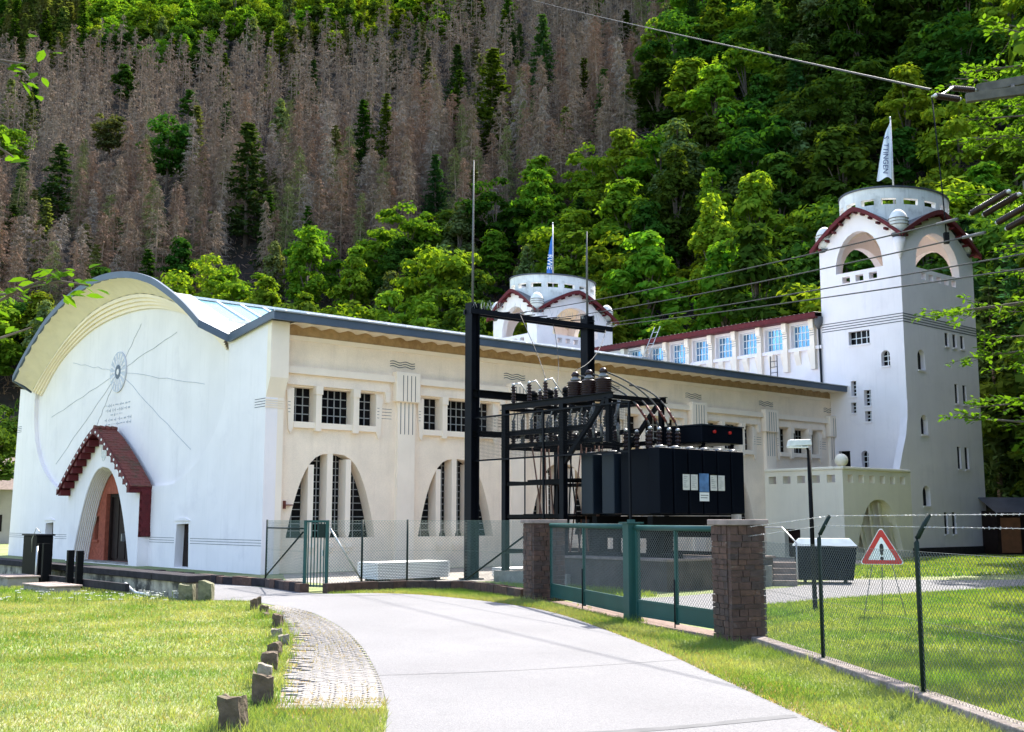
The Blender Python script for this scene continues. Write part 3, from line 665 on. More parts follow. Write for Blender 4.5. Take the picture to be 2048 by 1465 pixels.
TR = tower('bell_tower', 'tall white square tower with open arches and a round drum, right of the hall', 37.0, -4.6, True, 'pair of towers')
TL = tower('bell_tower', 'white tower top with open arches behind the hall roof, blue flag on its drum', 37.0, 26.3, False, 'pair of towers')
# tower plinth, flared corner buttress
fl = MB()
prof = [(0,8.6),(.03,7.6),(.12,6.6),(.30,5.6),(.42,4.8),(.45,4.6)]
fl.plate([(37.0,8.6)]+[(37.0-d*2.6, z) for d, z in prof]+[(37.0,4.6)], [], lambda a, z, d: (a, d, z), -4.63, -4.2)
TR.part('corner_buttress', fl, M['white'])
TR.part('plinth', MB().box((36.9,-4.72,0),(45.4,.6,.45)), M['darkstone'])
TR.part('downpipe', MB().tube([(36.9,.85,13.6),(36.9,.85,13.2),(36.9,.80,9.4)], .07, 8), M['bluegrey'])
TR.part('pipe_head', MB().lathe([(.1,0),(.26,.35),(.28,.7)], (36.85,.85,13.3), 10), M['groove'])
# far tower stub below the roofline is covered by the wing
WG = BT('cross_wing', 'white cross wing with a row of sky-tinted windows under red eaves', 'building', 37, .7)
wins = [rect(1.55+1.95*i, 12.35, 2.95+1.95*i, 13.75) for i in range(12)]
ww = [rect(1.35+.975*i, 11.35, 1.85+.975*i, 11.8) for i in range(24)]
WG.part('wall', MB().plate([(.7,0),(26.3,0),(26.3,14.0),(.7,14.0)], wins, mg, 37.02, 37.5), M['white'])
WG.part('rear_wall', MB().box((44.6,.7,0),(45.0,26.3,14.0)), M['white'])
WG.part('end_wall', MB().box((37.5,.71,0),(44.6,.9,14.0)), M['white'])
for i, w in enumerate(wins):
    a0, z0 = w[0]; a1, z1 = w[2]
    g = WG.part('window', MB().plate(rect(a0-.02,z0-.02,a1+.02,z1+.02), [], mg, 37.36, 37.39), M['blueglass'])
    WG.part('glazing_bar', bars(MB(), a0, a1, z0, z1, 5, 3, 37.33, mg, .05).plate(rect(a0,z0,a1,z1), [rect(a0+.07,z0+.07,a1-.07,z1-.07)], mg, 37.31, 37.36), M['whitebar'], g)
    WG.part('pilaster', MB().box((36.74,a0-.44,10.9),(37.02,a0-.11,13.35)).box((36.64,a0-.44,13.35),(37.02,a0-.11,13.9)), M['cream2'])
    gg = MB()
    for k in range(4): gg.box((36.735,a0-.44,12.95+.14*k),(36.742,a0-.11,12.98+.14*k))
    WG.pieces('groove', gg, M['groove'])  # dark strips drawn as the shade in the pilaster grooves
for i in range(24): WG.part('corbel', MB().plate([(37.02,11.25),(36.8,11.9),(36.8,12.1),(37.02,12.1)], [], lambda a, z, d: (a, d, z), 1.28+.975*i, 1.66+.975*i), M['cream2'])
WG.part('sill_band', MB().box((36.84,.72,12.1),(37.02,26.2,12.3)), M['white'])
WG.part('eave_board', MB().box((36.35,.72,13.92),(37.05,26.2,14.0)).box((36.3,.72,13.95),(36.36,26.2,14.24)), M['red'])
rt = MB(); rt.grid(lambda i, j: (36.25+4.6*j, .72+25.5*i, 14.24+.35*j+.035*abs(math.sin(i*25.5*math.pi/.34))), 300, 1, False)
rt.add([(40.85,.72,14.59),(40.85,26.2,14.59),(45.4,26.2,14.2),(45.4,.72,14.2)], [(0,1,2,3)])
WG.part('roof', rt, M['slate'])
# terrace
TE = BT('terrace', 'pale green white terrace with pierced parapet and fluted arch niche at the tower foot', 'terrace', 30.45, -4.6)
nic = [(31.55+.0,.3),(35.95,.3)] + [(33.72+2.2*math.copysign(abs(math.cos(math.pi*i/20))**.8, math.cos(math.pi*i/20)), .3+2.75*(1-abs(math.cos(math.pi*i/20))**2.2)) for i in range(1, 20)]
sq1 = [rect(30.9+1.0*i, 3.9, 31.4+1.0*i, 4.3) for i in range(6)]
sq2 = [rect(-4.15+.92*i, 3.9, -3.65+.92*i, 4.3) for i in range(5)]
TE.part('front_wall', MB().plate([(30.9,0),(36.99,0),(36.99,4.55),(30.9,4.55)], [nic]+sq1[:], ml, -4.6, -4.2), M['terr'])
TE.part('side_wall', MB().plate([(-4.6,0),(.29,0),(.29,4.55),(-4.6,4.55)], sq2+[rect(-1.9,.02,-.9,1.5)], mg, 30.45, 30.899), M['terr'])
TE.part('coping', MB().box((30.37,-4.68,4.55),(36.9,-4.12,4.72)).box((30.37,-4.118,4.55),(30.97,.28,4.72)), M['terr'], bevel=.06)
TE.part('deck', MB().box((30.9,-4.2,3.5),(36.99,.29,3.6)), M['concrete'])
TE.part('ball_finial', MB().lathe([(.001,-.34)]+[(.34*math.sin(math.pi*i/12), -.34*math.cos(math.pi*i/12)) for i in range(1,12)]+[(.001,.34)], (30.7,-4.4,5.04), 18), M['terr'])
TE.part('dark_doorway', MB().plate(rect(-1.92,.0,-.88,1.52), [], mg, 30.8, 30.85), M['wood'])
for k in range(4):      # curved fins standing in the niche
    x0 = -1.75+.95*k
    def fin(i, j, x0=x0):
        x = x0+.95*i+.35*(1-j)**2; top = .3+2.72*max(.02, 1-min(1,abs(x0+.45)/2.25)**2.2)
        return (33.72+x-.25*j, -4.58+.36*i**1.4+.05*(1-j), .3+(top-.3)*j)
    TE.part('niche_fin', MB().grid(fin, 8, 10), M['terr'])
TE.part('niche_back', MB().box((31.4,-4.2,.2),(36.1,-4.14,3.1)), M['terr'])
# roof ladder on the hall and on the wing, flagpoles with flags
def ladder(name, label, p, q, w, side, mt, n):
    p = Vector(p); q = Vector(q); sd = Vector(side).normalized()*w/2
    L = thing(name, label, 'ladder', p)
    for s in (-1, 1): MB().tube([(sd*s), (q-p+sd*s)], .03, 6).build('rail', mt, L)
    for i in range(1, n): c = (q-p)*(i/n); MB().tube([c-sd, c+sd], .02, 5).build('rung', mt, L)
    return L
ladder('wall_ladder', 'dark hooped ladder on the white wing wall left of the drainpipe', B(36.7,4.05,9.9), B(36.7,4.05,12.0), .5, (-UY,UX,0), M['steel'], 6)
ladder('roof_ladder', 'thin grey ladder leaning over the red eaves near the far tower', B(36.0,14.6,12.0), B(36.4,13.3,15.0), .5, (-UY,UX,0), M['galv'], 8)
def text_mesh(name, s, size, mt, parent, mtx, extrude=.004):
    cu = bpy.data.curves.new(name, 'FONT'); cu.body = s; cu.size = size; cu.align_x = 'CENTER'; cu.align_y = 'CENTER'; cu.extrude = extrude; cu.resolution_u = 3
    o = bpy.data.objects.new(name, cu); COL.objects.link(o); dg = bpy.context.evaluated_depsgraph_get()
    me = bpy.data.meshes.new_from_object(o.evaluated_get(dg)); bpy.data.objects.remove(o); me.materials.clear(); me.materials.append(mt)
    me.transform(mtx); r = bpy.data.objects.new(name, me); COL.objects.link(r); r.parent = parent; return r
def flag(label, u, v, z0, z1, fz0, fz1, w, cloth, txt, tmat, ts):
    F = thing('flag', label, 'flag', B(u, v, z0))
    MB().tube([(0,0,0),(0,0,z1-z0)], [.07,.045], 8).build('pole', M['galv'], F)
    MB().lathe([(.02,0),(.08,.06),(.02,.12)], (0,0,z1-z0), 8).build('finial', M['galv'], F)
    h0, h1 = fz0-z0, fz1-z0
    def cl(i, j):
        z = h1+(h0-h1)*j; wd = w*(.12+.88*j**.7); return (-.06-wd*i, .10*math.sin(i*7+j*2)*j-.05, z-.25*i*(1-j)+.12*math.sin(i*5)*j)
    MB().grid(cl, 12, 16).build('cloth', M[cloth], F, recalc=False)
    mt = Matrix.Translation((-.06-w*.42, -.2, h0+(h1-h0)*.42)) @ Matrix.Rotation(math.pi/2, 4, 'X') @ Matrix.Rotation(-math.pi/2-.06, 4, 'Z')
    text_mesh('lettering', txt, ts, M[tmat], F, mt)
flag('white flag with dark lettering hanging from a pole on the right tower', 41.15, -1.97, 20.9, 26.6, 22.7, 26.3, .95, 'flagwhite', 'S  TTINGEN', 'flagtext', .46)
flag('narrow furled blue flag on a pole above the far tower', 41.15, 28.95, 20.9, 26.2, 21.3, 25.2, .55, 'flagblue', 'RWE', 'signwhite', .6)
# ------------------------------------------------------------------ ground, road, paths
def sheet(name, pts, z, m, kind='structure', thick=.0):
    me = MB(); tr = tessellate_polygon([[Vector((p[0],p[1],0)) for p in pts]])
    me.add([(p[0],p[1],z) for p in pts], [tuple(t) for t in tr])
    o = me.build(name, m, None); o['kind'] = kind
    if o.data.polygons[0].normal.z < 0: o.data.flip_normals()
    return o
def dense(pts, n=6):    # Catmull-Rom through points
    out = []; P_ = [Vector((*p,0)) for p in pts]
    for i in range(len(P_)-1):
        a, b, c, d = P_[max(i-1,0)], P_[i], P_[i+1], P_[min(i+2,len(P_)-1)]
        for k in range(n):
            t = k/n; q = .5*((2*b)+(c-a)*t+(2*a-5*b+4*c-d)*t*t+(3*b-a-3*c+d)*t**3); out.append((q.x,q.y))
    return out+[tuple(pts[-1])]
sheet('ground', [(-900,-200),(900,-200),(900,1200),(-900,1200)], 0, M['lawn'])
ROADL = dense([(-16.0,37.5),(-12.5,34.0),(-9.6,30.6),(-7.78,28.85),(-6.55,28.3),(-5.55,26.85),(-4.4,24.98),(-3.22,21.54),(-2.45,18.57),(-1.84,15.53),(-1.47,13.35),(-1.2,11.05),(-1.0,7.5),(-.9,0),(-.9,-20)])
ROADR = dense([(-13.6,41.3),(-10.2,36.9),(-7.6,34.2),(-5.4,31.2),(-3.84,31.3),(-2.33,30.5),(-.29,27.64),(1.02,24.33),(2.18,18.21),(2.53,15.53),(2.83,12.99),(3.03,11.44),(3.25,9),(3.5,0),(3.5,-20)])
sheet('road', ROADL + ROADR[::-1], .008, M['asphalt'])
sheet('yard_road', dense([(1.3,27.6),(2.4,24.3),(3.7,22.6),(4.42,24.98),(5.99,27.16),(8.78,29.6),(12,32),(15.25,34.1),(24,38.5)]) + dense([(27,44),(17.15,38.4),(13,38.3),(10.6,37.9),(8.39,34.2),(5.6,31.4),(3.8,29.6),(2.2,29.2)]), .006, M['asphalt'])
sheet('yard_slab', [B(.9,-.02)[:2],B(30,-.02)[:2],B(30,-9.2)[:2],B(9.5,-9.2)[:2],B(9.5,-8.9)[:2],B(-1.2,-8.6)[:2],B(-1.3,-4.2)[:2]], .005, M['concrete'])
# worn dry edge of the road
def edge(a, b, w0, w1, off):
    o = []; i = []
    for p, q in zip(a, a[1:]):
        d = Vector((q[0]-p[0], q[1]-p[1])).normalized(); n = Vector((-d.y, d.x))*off
        o.append((p[0]+n.x*w0*RND.uniform(.5,1.3), p[1]+n.y*w0*RND.uniform(.5,1.3))); i.append((p[0]-n.x*w1, p[1]-n.y*w1))
    return o + i[::-1]
sheet('dry_verge', edge(ROADR[24:80], None, .34, .02, 1), .004, M['soil'])
# the crack and the darker patch joints on the asphalt
ck = MB()
for A, w in ((dense([(-1.75,14.9),(-.2,15.3),(1.2,15.9),(2.5,16.6)], 8), .012), (dense([(-.6,10.6),(1.2,11.1),(2.9,11.9)], 8), .10), (dense([(-5.3,30.2),(-4.2,30.2),(-2.9,30.7)], 8), .05)):
    ck.strip([(p[0], p[1]-w, .0115) for p in A], [(p[0], p[1]+w*RND.uniform(.4,1), .0115) for p in A])
ck = ck.build('road_crack', mat('dark_tar_joint', (.085,.085,.088), .9, .2)); ck['kind'] = 'structure'
sheet('gravel_patch', dense([(-2.45,12.35),(-2.1,11.4),(-1.75,10.4),(-1.5,9.0)])+[(-1.05,9.0),(-1.2,11.0),(-1.42,12.35)], .0035, M['soil'])
# grass pavers along the road
PIN = dense([(-5.65,26.24),(-5.08,24.59),(-4.33,22.05),(-3.54,18.57),(-3.14,16.05),(-2.72,13.73),(-2.5,12.3)])
POUT = dense([(-5.55,26.75),(-4.45,24.9),(-3.27,21.5),(-2.5,18.57),(-1.89,15.53),(-1.55,13.55),(-1.42,12.3)])
pb = sheet('paver_strip', PIN + POUT[::-1], .004, M['soil'])
def lerp_path(P_, t):
    k = min(int(t*(len(P_)-1)), len(P_)-2); f = t*(len(P_)-1)-k; return Vector((P_[k][0]+(P_[k+1][0]-P_[k][0])*f, P_[k][1]+(P_[k+1][1]-P_[k][1])*f, 0))
blocks = []; L = 14.7; t = 1.0; r = 0
while t > .02:
    a, b = lerp_path(PIN, t), lerp_path(POUT, t); w = (b-a).length; nb = max(2, int(w/.175))
    d = (lerp_path(PIN, max(t-.01,0))-lerp_path(PIN, t)).normalized()
    for i in range(nb):
        f = (i+.5+(.25 if r % 2 else -.05))/nb
        if f > 1: continue
        wear = f < .35 and RND.random() < .45*(1-f/.35)
        if not wear: blocks.append((a+(b-a)*f, math.atan2((b-a).y, (b-a).x), w/nb))
    t -= .125/L; r += 1
bm_ = MB().add([(-.46,-.05,0),(-.05,-.036,0),(.0,-.05,0),(.46,-.036,0),(.46,.05,0),(.05,.036,0),(0,.05,0),(-.46,.036,0)] + [(-.43,-.044,.016),(-.05,-.03,.018),(0,-.044,.018),(.43,-.03,.016),(.43,.044,.016),(.05,.03,.018),(0,.044,.018),(-.43,.03,.016)],
    [(8,9,10,11,12,13,14,15)]+[(i,(i+1)%8,(i+1)%8+8,i+8) for i in range(8)])
p0 = bm_.build('paver', M['paver'], pb); used = 0; far = MB()
for c, ang, w in blocks:
    if used < 300:
        o = p0 if used == 0 else p0.copy()
        if used: COL.objects.link(o)
        o.location = (c.x, c.y, .005+RND.uniform(0,.004)); o.rotation_euler = (0,0,ang+RND.uniform(-.03,.03)); o.scale = (w,1.06,1); used += 1
    else:
        ca, sa = math.cos(ang)*w, math.sin(ang)*w; n_ = (-math.sin(ang), math.cos(ang))
        far.add([(c.x+x*ca+y*n_[0], c.y+x*sa+y*n_[1], .006+z) for x, y, z in bm_.v], bm_.f)
fo = far.build('paver_field', M['paver'], pb); fo['kind'] = 'stuff'
# boundary stones along the lawn
def rock(w, d, h, seed, lean=0):
    r = random.Random(seed); b = bmesh.new(); bmesh.ops.create_cube(b, size=1)
    bmesh.ops.subdivide_edges(b, edges=b.edges, cuts=3, use_grid_fill=True)
    for v in b.verts:
        k = 1-.12*max(0, abs(v.co.x)+abs(v.co.y)+abs(v.co.z)-1.1)
        v.co = Vector((v.co.x*w*k*(1+.05*lean*v.co.z)+r.gauss(0,.006)+lean*v.co.z*h*.25, v.co.y*d*k+r.gauss(0,.006), (v.co.z+.5)*h*(1+.10*math.sin(v.co.x*3+seed))+r.gauss(0,.007)))
        if v.co.z < .02: v.co.z = -.05
    me = bpy.data.meshes.new('rock'); b.to_mesh(me); b.free(); return me
LAB = ['small stone farthest along the row, beside the asphalt bend', 'squat stone second from the far end of the edging row', 'dark square stone third from the far end of the row', 'flat half sunken stone behind the upright brown block', 'upright brown block midway along the far half of the row',
       'pale topped sunken stone just before the upright brown block', 'low whitish stone leaning into the paver strip', 'brown stone in the middle of the edging row with a gap before it', 'broad reddish stone with a bumpy top, fourth from the camera', 'pale topped stone peeking out behind the tall square block',
       'tall square mossy block, largest upright stone of the edging row', 'leaning mossy slab stone nearest the camera', 'flat pale stone top cut off by the bottom edge of the picture']
for i, (x, y, w, h, ln) in enumerate([(-5.93,26.85,.13,.2,0),(-5.71,25.39,.2,.24,0),(-5.22,24.21,.2,.19,0),(-5.05,23.6,.18,.1,0),(-4.37,21.45,.19,.25,0),(-4.0,19.57,.21,.17,0),(-3.68,18.57,.21,.15,0),(-3.46,16.79,.2,.21,.1),(-3.23,15.38,.26,.23,0),(-2.98,13.94,.2,.26,0),(-2.71,12.58,.27,.335,.05),(-2.66,11.07,.28,.34,-.35),(-2.55,10.0,.26,.14,0)]):
    me = rock(w*.82, RND.uniform(.12,.18), h, i, ln); me.materials.append(mat('stone_%d' % i, (.095,.068,.045) if i not in (5,6,9,12) else (.21,.18,.145), .95, .35, 9, .7, 25, col2=(.07,.075,.03), c2scale=6, c2lo=.5, c2hi=.7))
    o = bpy.data.objects.new('edging_stone', me); COL.objects.link(o); o.location = (x,y,0); o.rotation_euler = (0,0,RND.uniform(-.3,.3)); tag(o, LAB[i], 'stone', 'edging stones along the lawn')
# ------------------------------------------------------------------ stone pillars, gate
def pillar(label, x, y, rz, w, h, seed, cap):
    r = random.Random(seed); T = thing('gate_pillar', label, 'pillar', (x,y,0), rz, 'stone pillars of the gate')
    MB().box((-w/2+.025,-w/2+.025,0),(w/2-.025,w/2-.025,h-.09)).build('mortar_core', M['mortar'], T)
    z = .0; k = 0
    while z < h-.12:
        hh = min(r.uniform(.075,.14), h-.10-z)
        if h-.10-z-hh < .06: hh = h-.10-z
        for side in range(4):
            a = -w/2; ca, sa = math.cos(side*math.pi/2), math.sin(side*math.pi/2)
            end = w/2-.10
            while a < end-.02:
                L_ = min(r.uniform(.13,.32), end-a)
                if end-a-L_ < .08: L_ = end-a
                d = r.uniform(0,.018); g = .006
                m = MB()
                for sx_, sy_ in ((0,0),): pass
                x0, x1, y0, y1 = a+g, a+L_-g, -w/2-d, -w/2+.10
                pts = [(x0,y0),(x1,y0),(x1,y1),(x0,y1)]
                pts = [(p[0]*ca-p[1]*sa, p[0]*sa+p[1]*ca) for p in pts]
                j = [r.uniform(-.004,.004) for _ in range(8)]
                m.add([(p[0]+j[q],p[1],z+g) for q, p in enumerate(pts)]+[(p[0]+j[q+4],p[1],z+hh-g) for q, p in enumerate(pts)], [(0,3,2,1),(4,5,6,7),(0,1,5,4),(1,2,6,5),(2,3,7,6),(3,0,4,7)])
                m.build('stone_block', PST[r.randrange(len(PST))], T); a += L_
        z += hh
    MB().box((-w/2-.06,-w/2-.06,h-.095),(w/2+.06,w/2+.06,h)).build('cap_slab', M['capstone'], T, bevel=.015)
    return T
PST = [M['stone'], mat('brown_block', (.066,.036,.026), .9, .35, 8, .6, 20), mat('rust_block', (.082,.043,.028), .9, .35, 8, .6, 20, col2=(.24,.2,.17), c2scale=7, c2lo=.6, c2hi=.75), mat('dark_block', (.052,.033,.027), .9, .35, 8, .6, 20)]
GD = Vector((3.72-.80, 19.15-28.75, 0)).normalized(); GRZ = math.atan2(GD.y, GD.x)
pillar('brown sandstone gate pillar at the far end of the gate', .80, 28.75, GRZ, .82, 2.0, 3, 0)
pillar('brown sandstone gate pillar nearest the camera, where the barbed fence starts', 3.80, 19.15, GRZ, .64, 2.0, 5, 0)
GP = thing('gate_post', 'thick green steel post between the two gate leaves', 'post', (2.39,22.8,0), GRZ)
MB().box((-.15,-.13,0),(.15,.13,1.92)).build('shaft', M['green'], GP, bevel=.01)
MB().box((-.22,-.18,1.92),(.22,.18,1.95)).box((-.06,-.06,1.95),(.06,.06,2.0)).build('top_plate', M['green'], GP)
def diamond(mb, L_, z0, z1, s, r, f=lambda a, z: (a, 0, z)):
    # crossing wires of a chain-link mesh clipped to the panel
    h = z1-z0; k = .92
    n = int((L_+h/k)/s)+1
    for i in range(n):
        for sg in (1, -1):
            a0 = i*s-h/k if sg > 0 else i*s; a1 = a0+h/k if sg > 0 else a0-h/k; b0, b1 = z0, z1
            p, q = [a0,b0], [a1,b1]
            if sg < 0: p, q = [a1,b1], [a0,b0]
            if q[0] <= 0 or p[0] >= L_: continue
            if p[0] < 0: p = [0, p[1]+(q[1]-p[1])*(0-p[0])/(q[0]-p[0])]
            if q[0] > L_: q = [L_, p[1]+(q[1]-p[1])*(L_-p[0])/(q[0]-p[0])]
            if abs(q[0]-p[0]) < .01: continue
            mb.tube([Vector(f(*p))+Vector((0,sg*r*.8,0)), Vector(f(*q))+Vector((0,sg*r*.8,0))], r, 3, False, False)
    return mb
def leaf(label, p, q, zt):
    p = Vector((*p,0)); q = Vector((*q,0)); L_ = (q-p).length; a = math.atan2((q-p).y, (q-p).x)
    T = thing('gate_leaf', label, 'gate', p, a, 'leaves of the green gate')
    MB().tube([(0,0,zt),(L_,0,zt)], .055, 10).build('top_rail', M['green'], T)
    MB().beam((0,0,.42),(L_,0,.42),.05,.05).build('bottom_rail', M['green'], T)
    MB().box((0,-.012,.14),(L_,.012,.395)).box((0,-.03,.12),(L_,.03,.15)).build('kick_panel', M['green'], T)
    for x in (.04, L_*.48, L_-.04): MB().beam((x,0,.08),(x,0,zt),.06,.06).build('stile', M['green'], T)
    o = diamond(MB(), L_, .44, zt-.05, .085, .0034).build('wire_mesh', M['wire'], T); o['kind'] = 'stuff'
    MB().tube([(L_*.48,-.05,.02),(L_*.48,-.05,.9)], .014, 6).build('drop_bolt', M['steel'], T)
ga = Vector((.80,28.75,0))+GD*.55; gb_ = Vector((2.39,22.8,0)); gc = Vector((3.80,19.15,0))-GD*.42
d1 = (gb_-ga).normalized(); d2 = (gc-gb_).normalized()
leaf('green gate leaf between the far stone pillar and the green post', tuple((ga+d1*.02)[:2]), tuple((gb_-d1*.2)[:2]), 1.86)
leaf('green gate leaf between the green post and the nearest stone pillar', tuple((gb_+d2*.2)[:2]), tuple((gc-d2*.02)[:2]), 1.84)
sheet('gate_sill', [tuple((ga+Vector((.35,0,0)))[:2]), tuple((gc+Vector((.35,.1,0)))[:2]), tuple((gc+Vector((-.3,-.1,0)))[:2]), tuple((ga+Vector((-.3,0,0)))[:2])], .009, M['sill'])
# ------------------------------------------------------------------ chain-link fences
def mesh_panel(T, p, q, z0, z1, m, s=.072, r=.0023):
    p = Vector((*p,0)); q = Vector((*q,0)); d = (q-p); L_ = d.length; d.normalize()
    o = diamond(MB(), L_, z0, z1, s, r, lambda a, z: (p.x+d.x*a, p.y+d.y*a, z)); 
    for z in (z0, (z0+z1)/2, z1): o.tube([(p.x,p.y,z),(q.x,q.y,z)], .0022, 4, False)
    b = o.build('wire_mesh', m, T); b['kind'] = 'stuff'
FR = thing('barbed_wire_fence', 'chain link fence with angled posts and barbed wire around the lawn on the right', 'fence', (0,0,0))
FP = [(4.12,18.7),(4.33,16.05),(4.59,12.92),(4.82,9.9),(5.05,7.0)]
for i, (p, q) in enumerate(zip(FP, FP[1:])): mesh_panel(FR, p, q, .10, 1.64, M['wire'])
for i, (x, y) in enumerate(FP[1:]):
    s = (.0,)
    po = MB().tube([(x,y,.0),(x,y,1.74),(x+.02,y+.02,1.80)], .03, 8).build('post', M['dgreen'], FR)
    MB().tube([(x+.02,y+.02,1.79),(x+.155,y-.02,2.06)], .027, 8).build('angled_arm', M['dgreen'], FR)
def barb(pts, T):
    m = MB(); pts = [Vector(p) for p in pts]
    m.tube(pts, .0028, 4, False)
    for a, b in zip(pts, pts[1:]):
        n = int((b-a).length/.11)
        for i in range(n):
            c = a+(b-a)*(i+.5)/n
            for k in range(2):
                d = Vector((RND.uniform(-1,1),RND.uniform(-1,1),RND.uniform(-1,1))).normalized()*.017; m.tube([c-d,c+d], .0022, 3, False)
    m.build('barbed_wire', M['galv'], T)
arm = [(x+.155,y-.02,2.05) for x, y in FP[1:]]; arm2 = [(x+.085,y,1.915) for x, y in FP[1:]]
barb([(3.86,19.1,1.86)]+arm, FR); barb([(3.9,18.9,1.72)]+arm2, FR)
kb = MB(); q_ = [(p[0],p[1]) for p in FP]
A = [(4.02,19.0)]+q_[1:]
for (x0, y0), (x1, y1) in zip(A, A[1:]):
    n = 1
    kb = MB(); kb.add([(x0-.14,y0,0),(x0+.14,y0,0),(x1+.14,y1+.015,0),(x1-.14,y1+.015,0),(x0-.12,y0,.10),(x0+.12,y0,.10),(x1+.12,y1+.015,.10),(x1-.12,y1+.015,.10)], [(4,5,6,7),(0,1,5,4),(1,2,6,5),(2,3,7,6),(3,0,4,7)])
    o = kb.build('kerb', M['kerb'], FR, bevel=.012)
SG = thing('warning_sign', 'red bordered triangular warning sign with exclamation mark on a thin stand behind the fence', 'sign', (7.78,24.0,0), math.radians(-14))
SGK, SGZ = 1.58, 1.06
def tri(s, y, z0=0): return [(-s*.5,0,z0),(s*.5,0,z0),(0,0,z0+s*.866)]
def rtri(s, zc, n=4, r=.035):
    out = []
    R_ = s/math.sqrt(3)
    for k in range(3):
        a = math.pi/2+2*math.pi*k/3; c = ((R_-2*r)*math.cos(a), zc+(R_-2*r)*math.sin(a))
        for i in range(n+1):
            b = a-math.pi/3+2*math.pi/3*i/n; out.append((c[0]+r*math.cos(b), c[1]+r*math.sin(b)))
    return out
mxz = lambda a, b, d: (a*SGK, d, SGZ+b*SGK)
MB().plate(rtri(.58,.17,4,.03), [], mxz, -.05, -.044).build('back_plate', M['signwhite'], SG)
MB().plate(rtri(.555,.17,4,.03), [rtri(.36,.165,4,.012)], mxz, -.055, -.0505).build('red_border', M['signred'], SG)
MB().plate([(-.026,.235),(-.018,.135),(0,.118),(.018,.135),(.026,.235),(.018,.268),(0,.278),(-.018,.268)], [], mxz, -.056, -.0515).plate([(.024*math.cos(t*math.pi/8), .082+.024*math.sin(t*math.pi/8)) for t in range(16)], [], mxz, -.056, -.0515).build('exclamation_mark', M['signblack'], SG)
for x, y in ((-.42,-.25),(.42,-.2),(.0,.55)): MB().tube([(x*.45,-.03,SGZ+.05),(x,y,0)], .009, 5).build('stand_leg', M['rod'], SG)
# low fence beside the hall
FL = thing('chain_link_fence', 'low chain link fence on a stone kerb in front of the hall wall', 'fence', (0,0,0))
F2 = [(-7.47,34.67),(-5.78,31.75)]; F3 = [(-5.10,31.55),(-4.25,32.3),(-3.05,33.2),(-1.3,33.0),(.42,29.3)]
for p, q in list(zip(F2, F2[1:]))+list(zip(F3, F3[1:])): mesh_panel(FL, p, q, .25, 1.97, M['greenwire'], .095, .0036)
for x, y in (F2[0], F3[1], F3[2]): MB().tube([(x,y,0),(x,y,2.0)], .03, 8).build('post', M['dgreen'], FL)
for p, q in (((-7.47,34.67,.3),(-5.85,31.85,1.65)), ((-7.47,34.67,1.75),(-5.8,31.8,1.75)), ((-4.25,32.3,.3),(-5.05,31.6,1.75)), ((-1.3,33.0,.3),(.35,29.5,1.6))): MB().tube([p,q], .025, 6).build('brace', M['galv'] if p[0] == -4.25 else M['dgreen'], FL)
kw = [(-13.2,41.0),(-10.29,37.2),(-8.9,35.6),(-7.47,34.5)]+[(-5.72,31.55)]; kw2 = [(-5.12,31.35),(-4.25,32.1),(-3.05,33.0),(-1.3,32.8),(.35,29.2)]
for path in (kw, kw2):
    for p, q in zip(path, path[1:]):
        d = (Vector(q)-Vector(p)).normalized(); n = Vector((-d.y,d.x)); L_ = (Vector(q)-Vector(p)).length; k = max(2, int(L_/.42))
        for i in range(k):
            a = Vector(p)+d*(L_*i/k+.006); b = Vector(p)+d*(L_*(i+1)/k-.006); h = .25+RND.uniform(-.015,.02); w = .13+RND.uniform(-.01,.015)
            m = MB().add([(*(a-n*w),0),(*(a+n*w),0),(*(b+n*w),0),(*(b-n*w),0),(*(a-n*w),h),(*(a+n*w),h),(*(b+n*w),h),(*(b-n*w),h)], [(4,5,6,7),(0,1,5,4),(1,2,6,5),(2,3,7,6),(3,0,4,7)])
            m.build('kerb_stone', PST[RND.randrange(4)] if path is kw2 or i % 3 else M['darkstone'], FL)
GG = thing('garden_gate', 'narrow green barred gate in the chain link fence by the hall corner', 'gate', (-5.44,31.63,0), math.atan2(-.2,.68))
for x in (-.33,.33): MB().beam((x,0,.0),(x,0,1.98),.075,.075).build('post', M['green'], GG)
MB().beam((-.33,0,1.95),(.33,0,1.95),.05,.06).beam((-.33,0,.18),(.33,0,.18),.05,.05).build('frame', M['green'], GG)
for i in range(6): MB().beam((-.24+.096*i,0,.15),(-.24+.096*i,0,1.92),.025,.025).build('bar', M['green'], GG)
MB().box((.08,-.05,1.5),(.28,.02,1.88)).build('lock_box', M['dgreen'], GG)
MB().box((.2,-.06,1.0),(.23,-.02,1.16)).build('handle', M['galv'], GG)
# stacks of white panels
def stack(label, u, v, L_, w, h, n):
    T = BT('panel_stack', label, 'panel stack', u, v, 0, 'stacks of white panels')
    for i in range(2): T.part('bearer', MB().box((u+.3+(L_-.9)*i,v,0),(u+.5+(L_-.9)*i,v+w,.08)), M['wood'])
    for i in range(n):
        z0 = .08+(h-.08)*i/n; z1 = .08+(h-.08)*(i+1)/n; j = RND.uniform(-.012,.012)
        T.part('panel', MB().box((u+j,v+j,z0+.022),(u+L_+j,v+w+j,z1)), M['panel'])
        T.part('gap_shade', MB().box((u+.04,v+.04,z0),(u+L_-.04,v+w-.04,z0+.022)), M['platetext'])  # dark core drawn as the shaded gap between panels
su, sv = UV(-4.3,36.6)
stack('tall stack of white panels behind the fence left of the steel column', su, sv, 2.9, 1.2, .62, 11)
su2, sv2 = UV(.1,37.6)
stack('low stack of white panels behind the fence right of the steel column', su2, sv2, 2.2, 1.2, .40, 6)
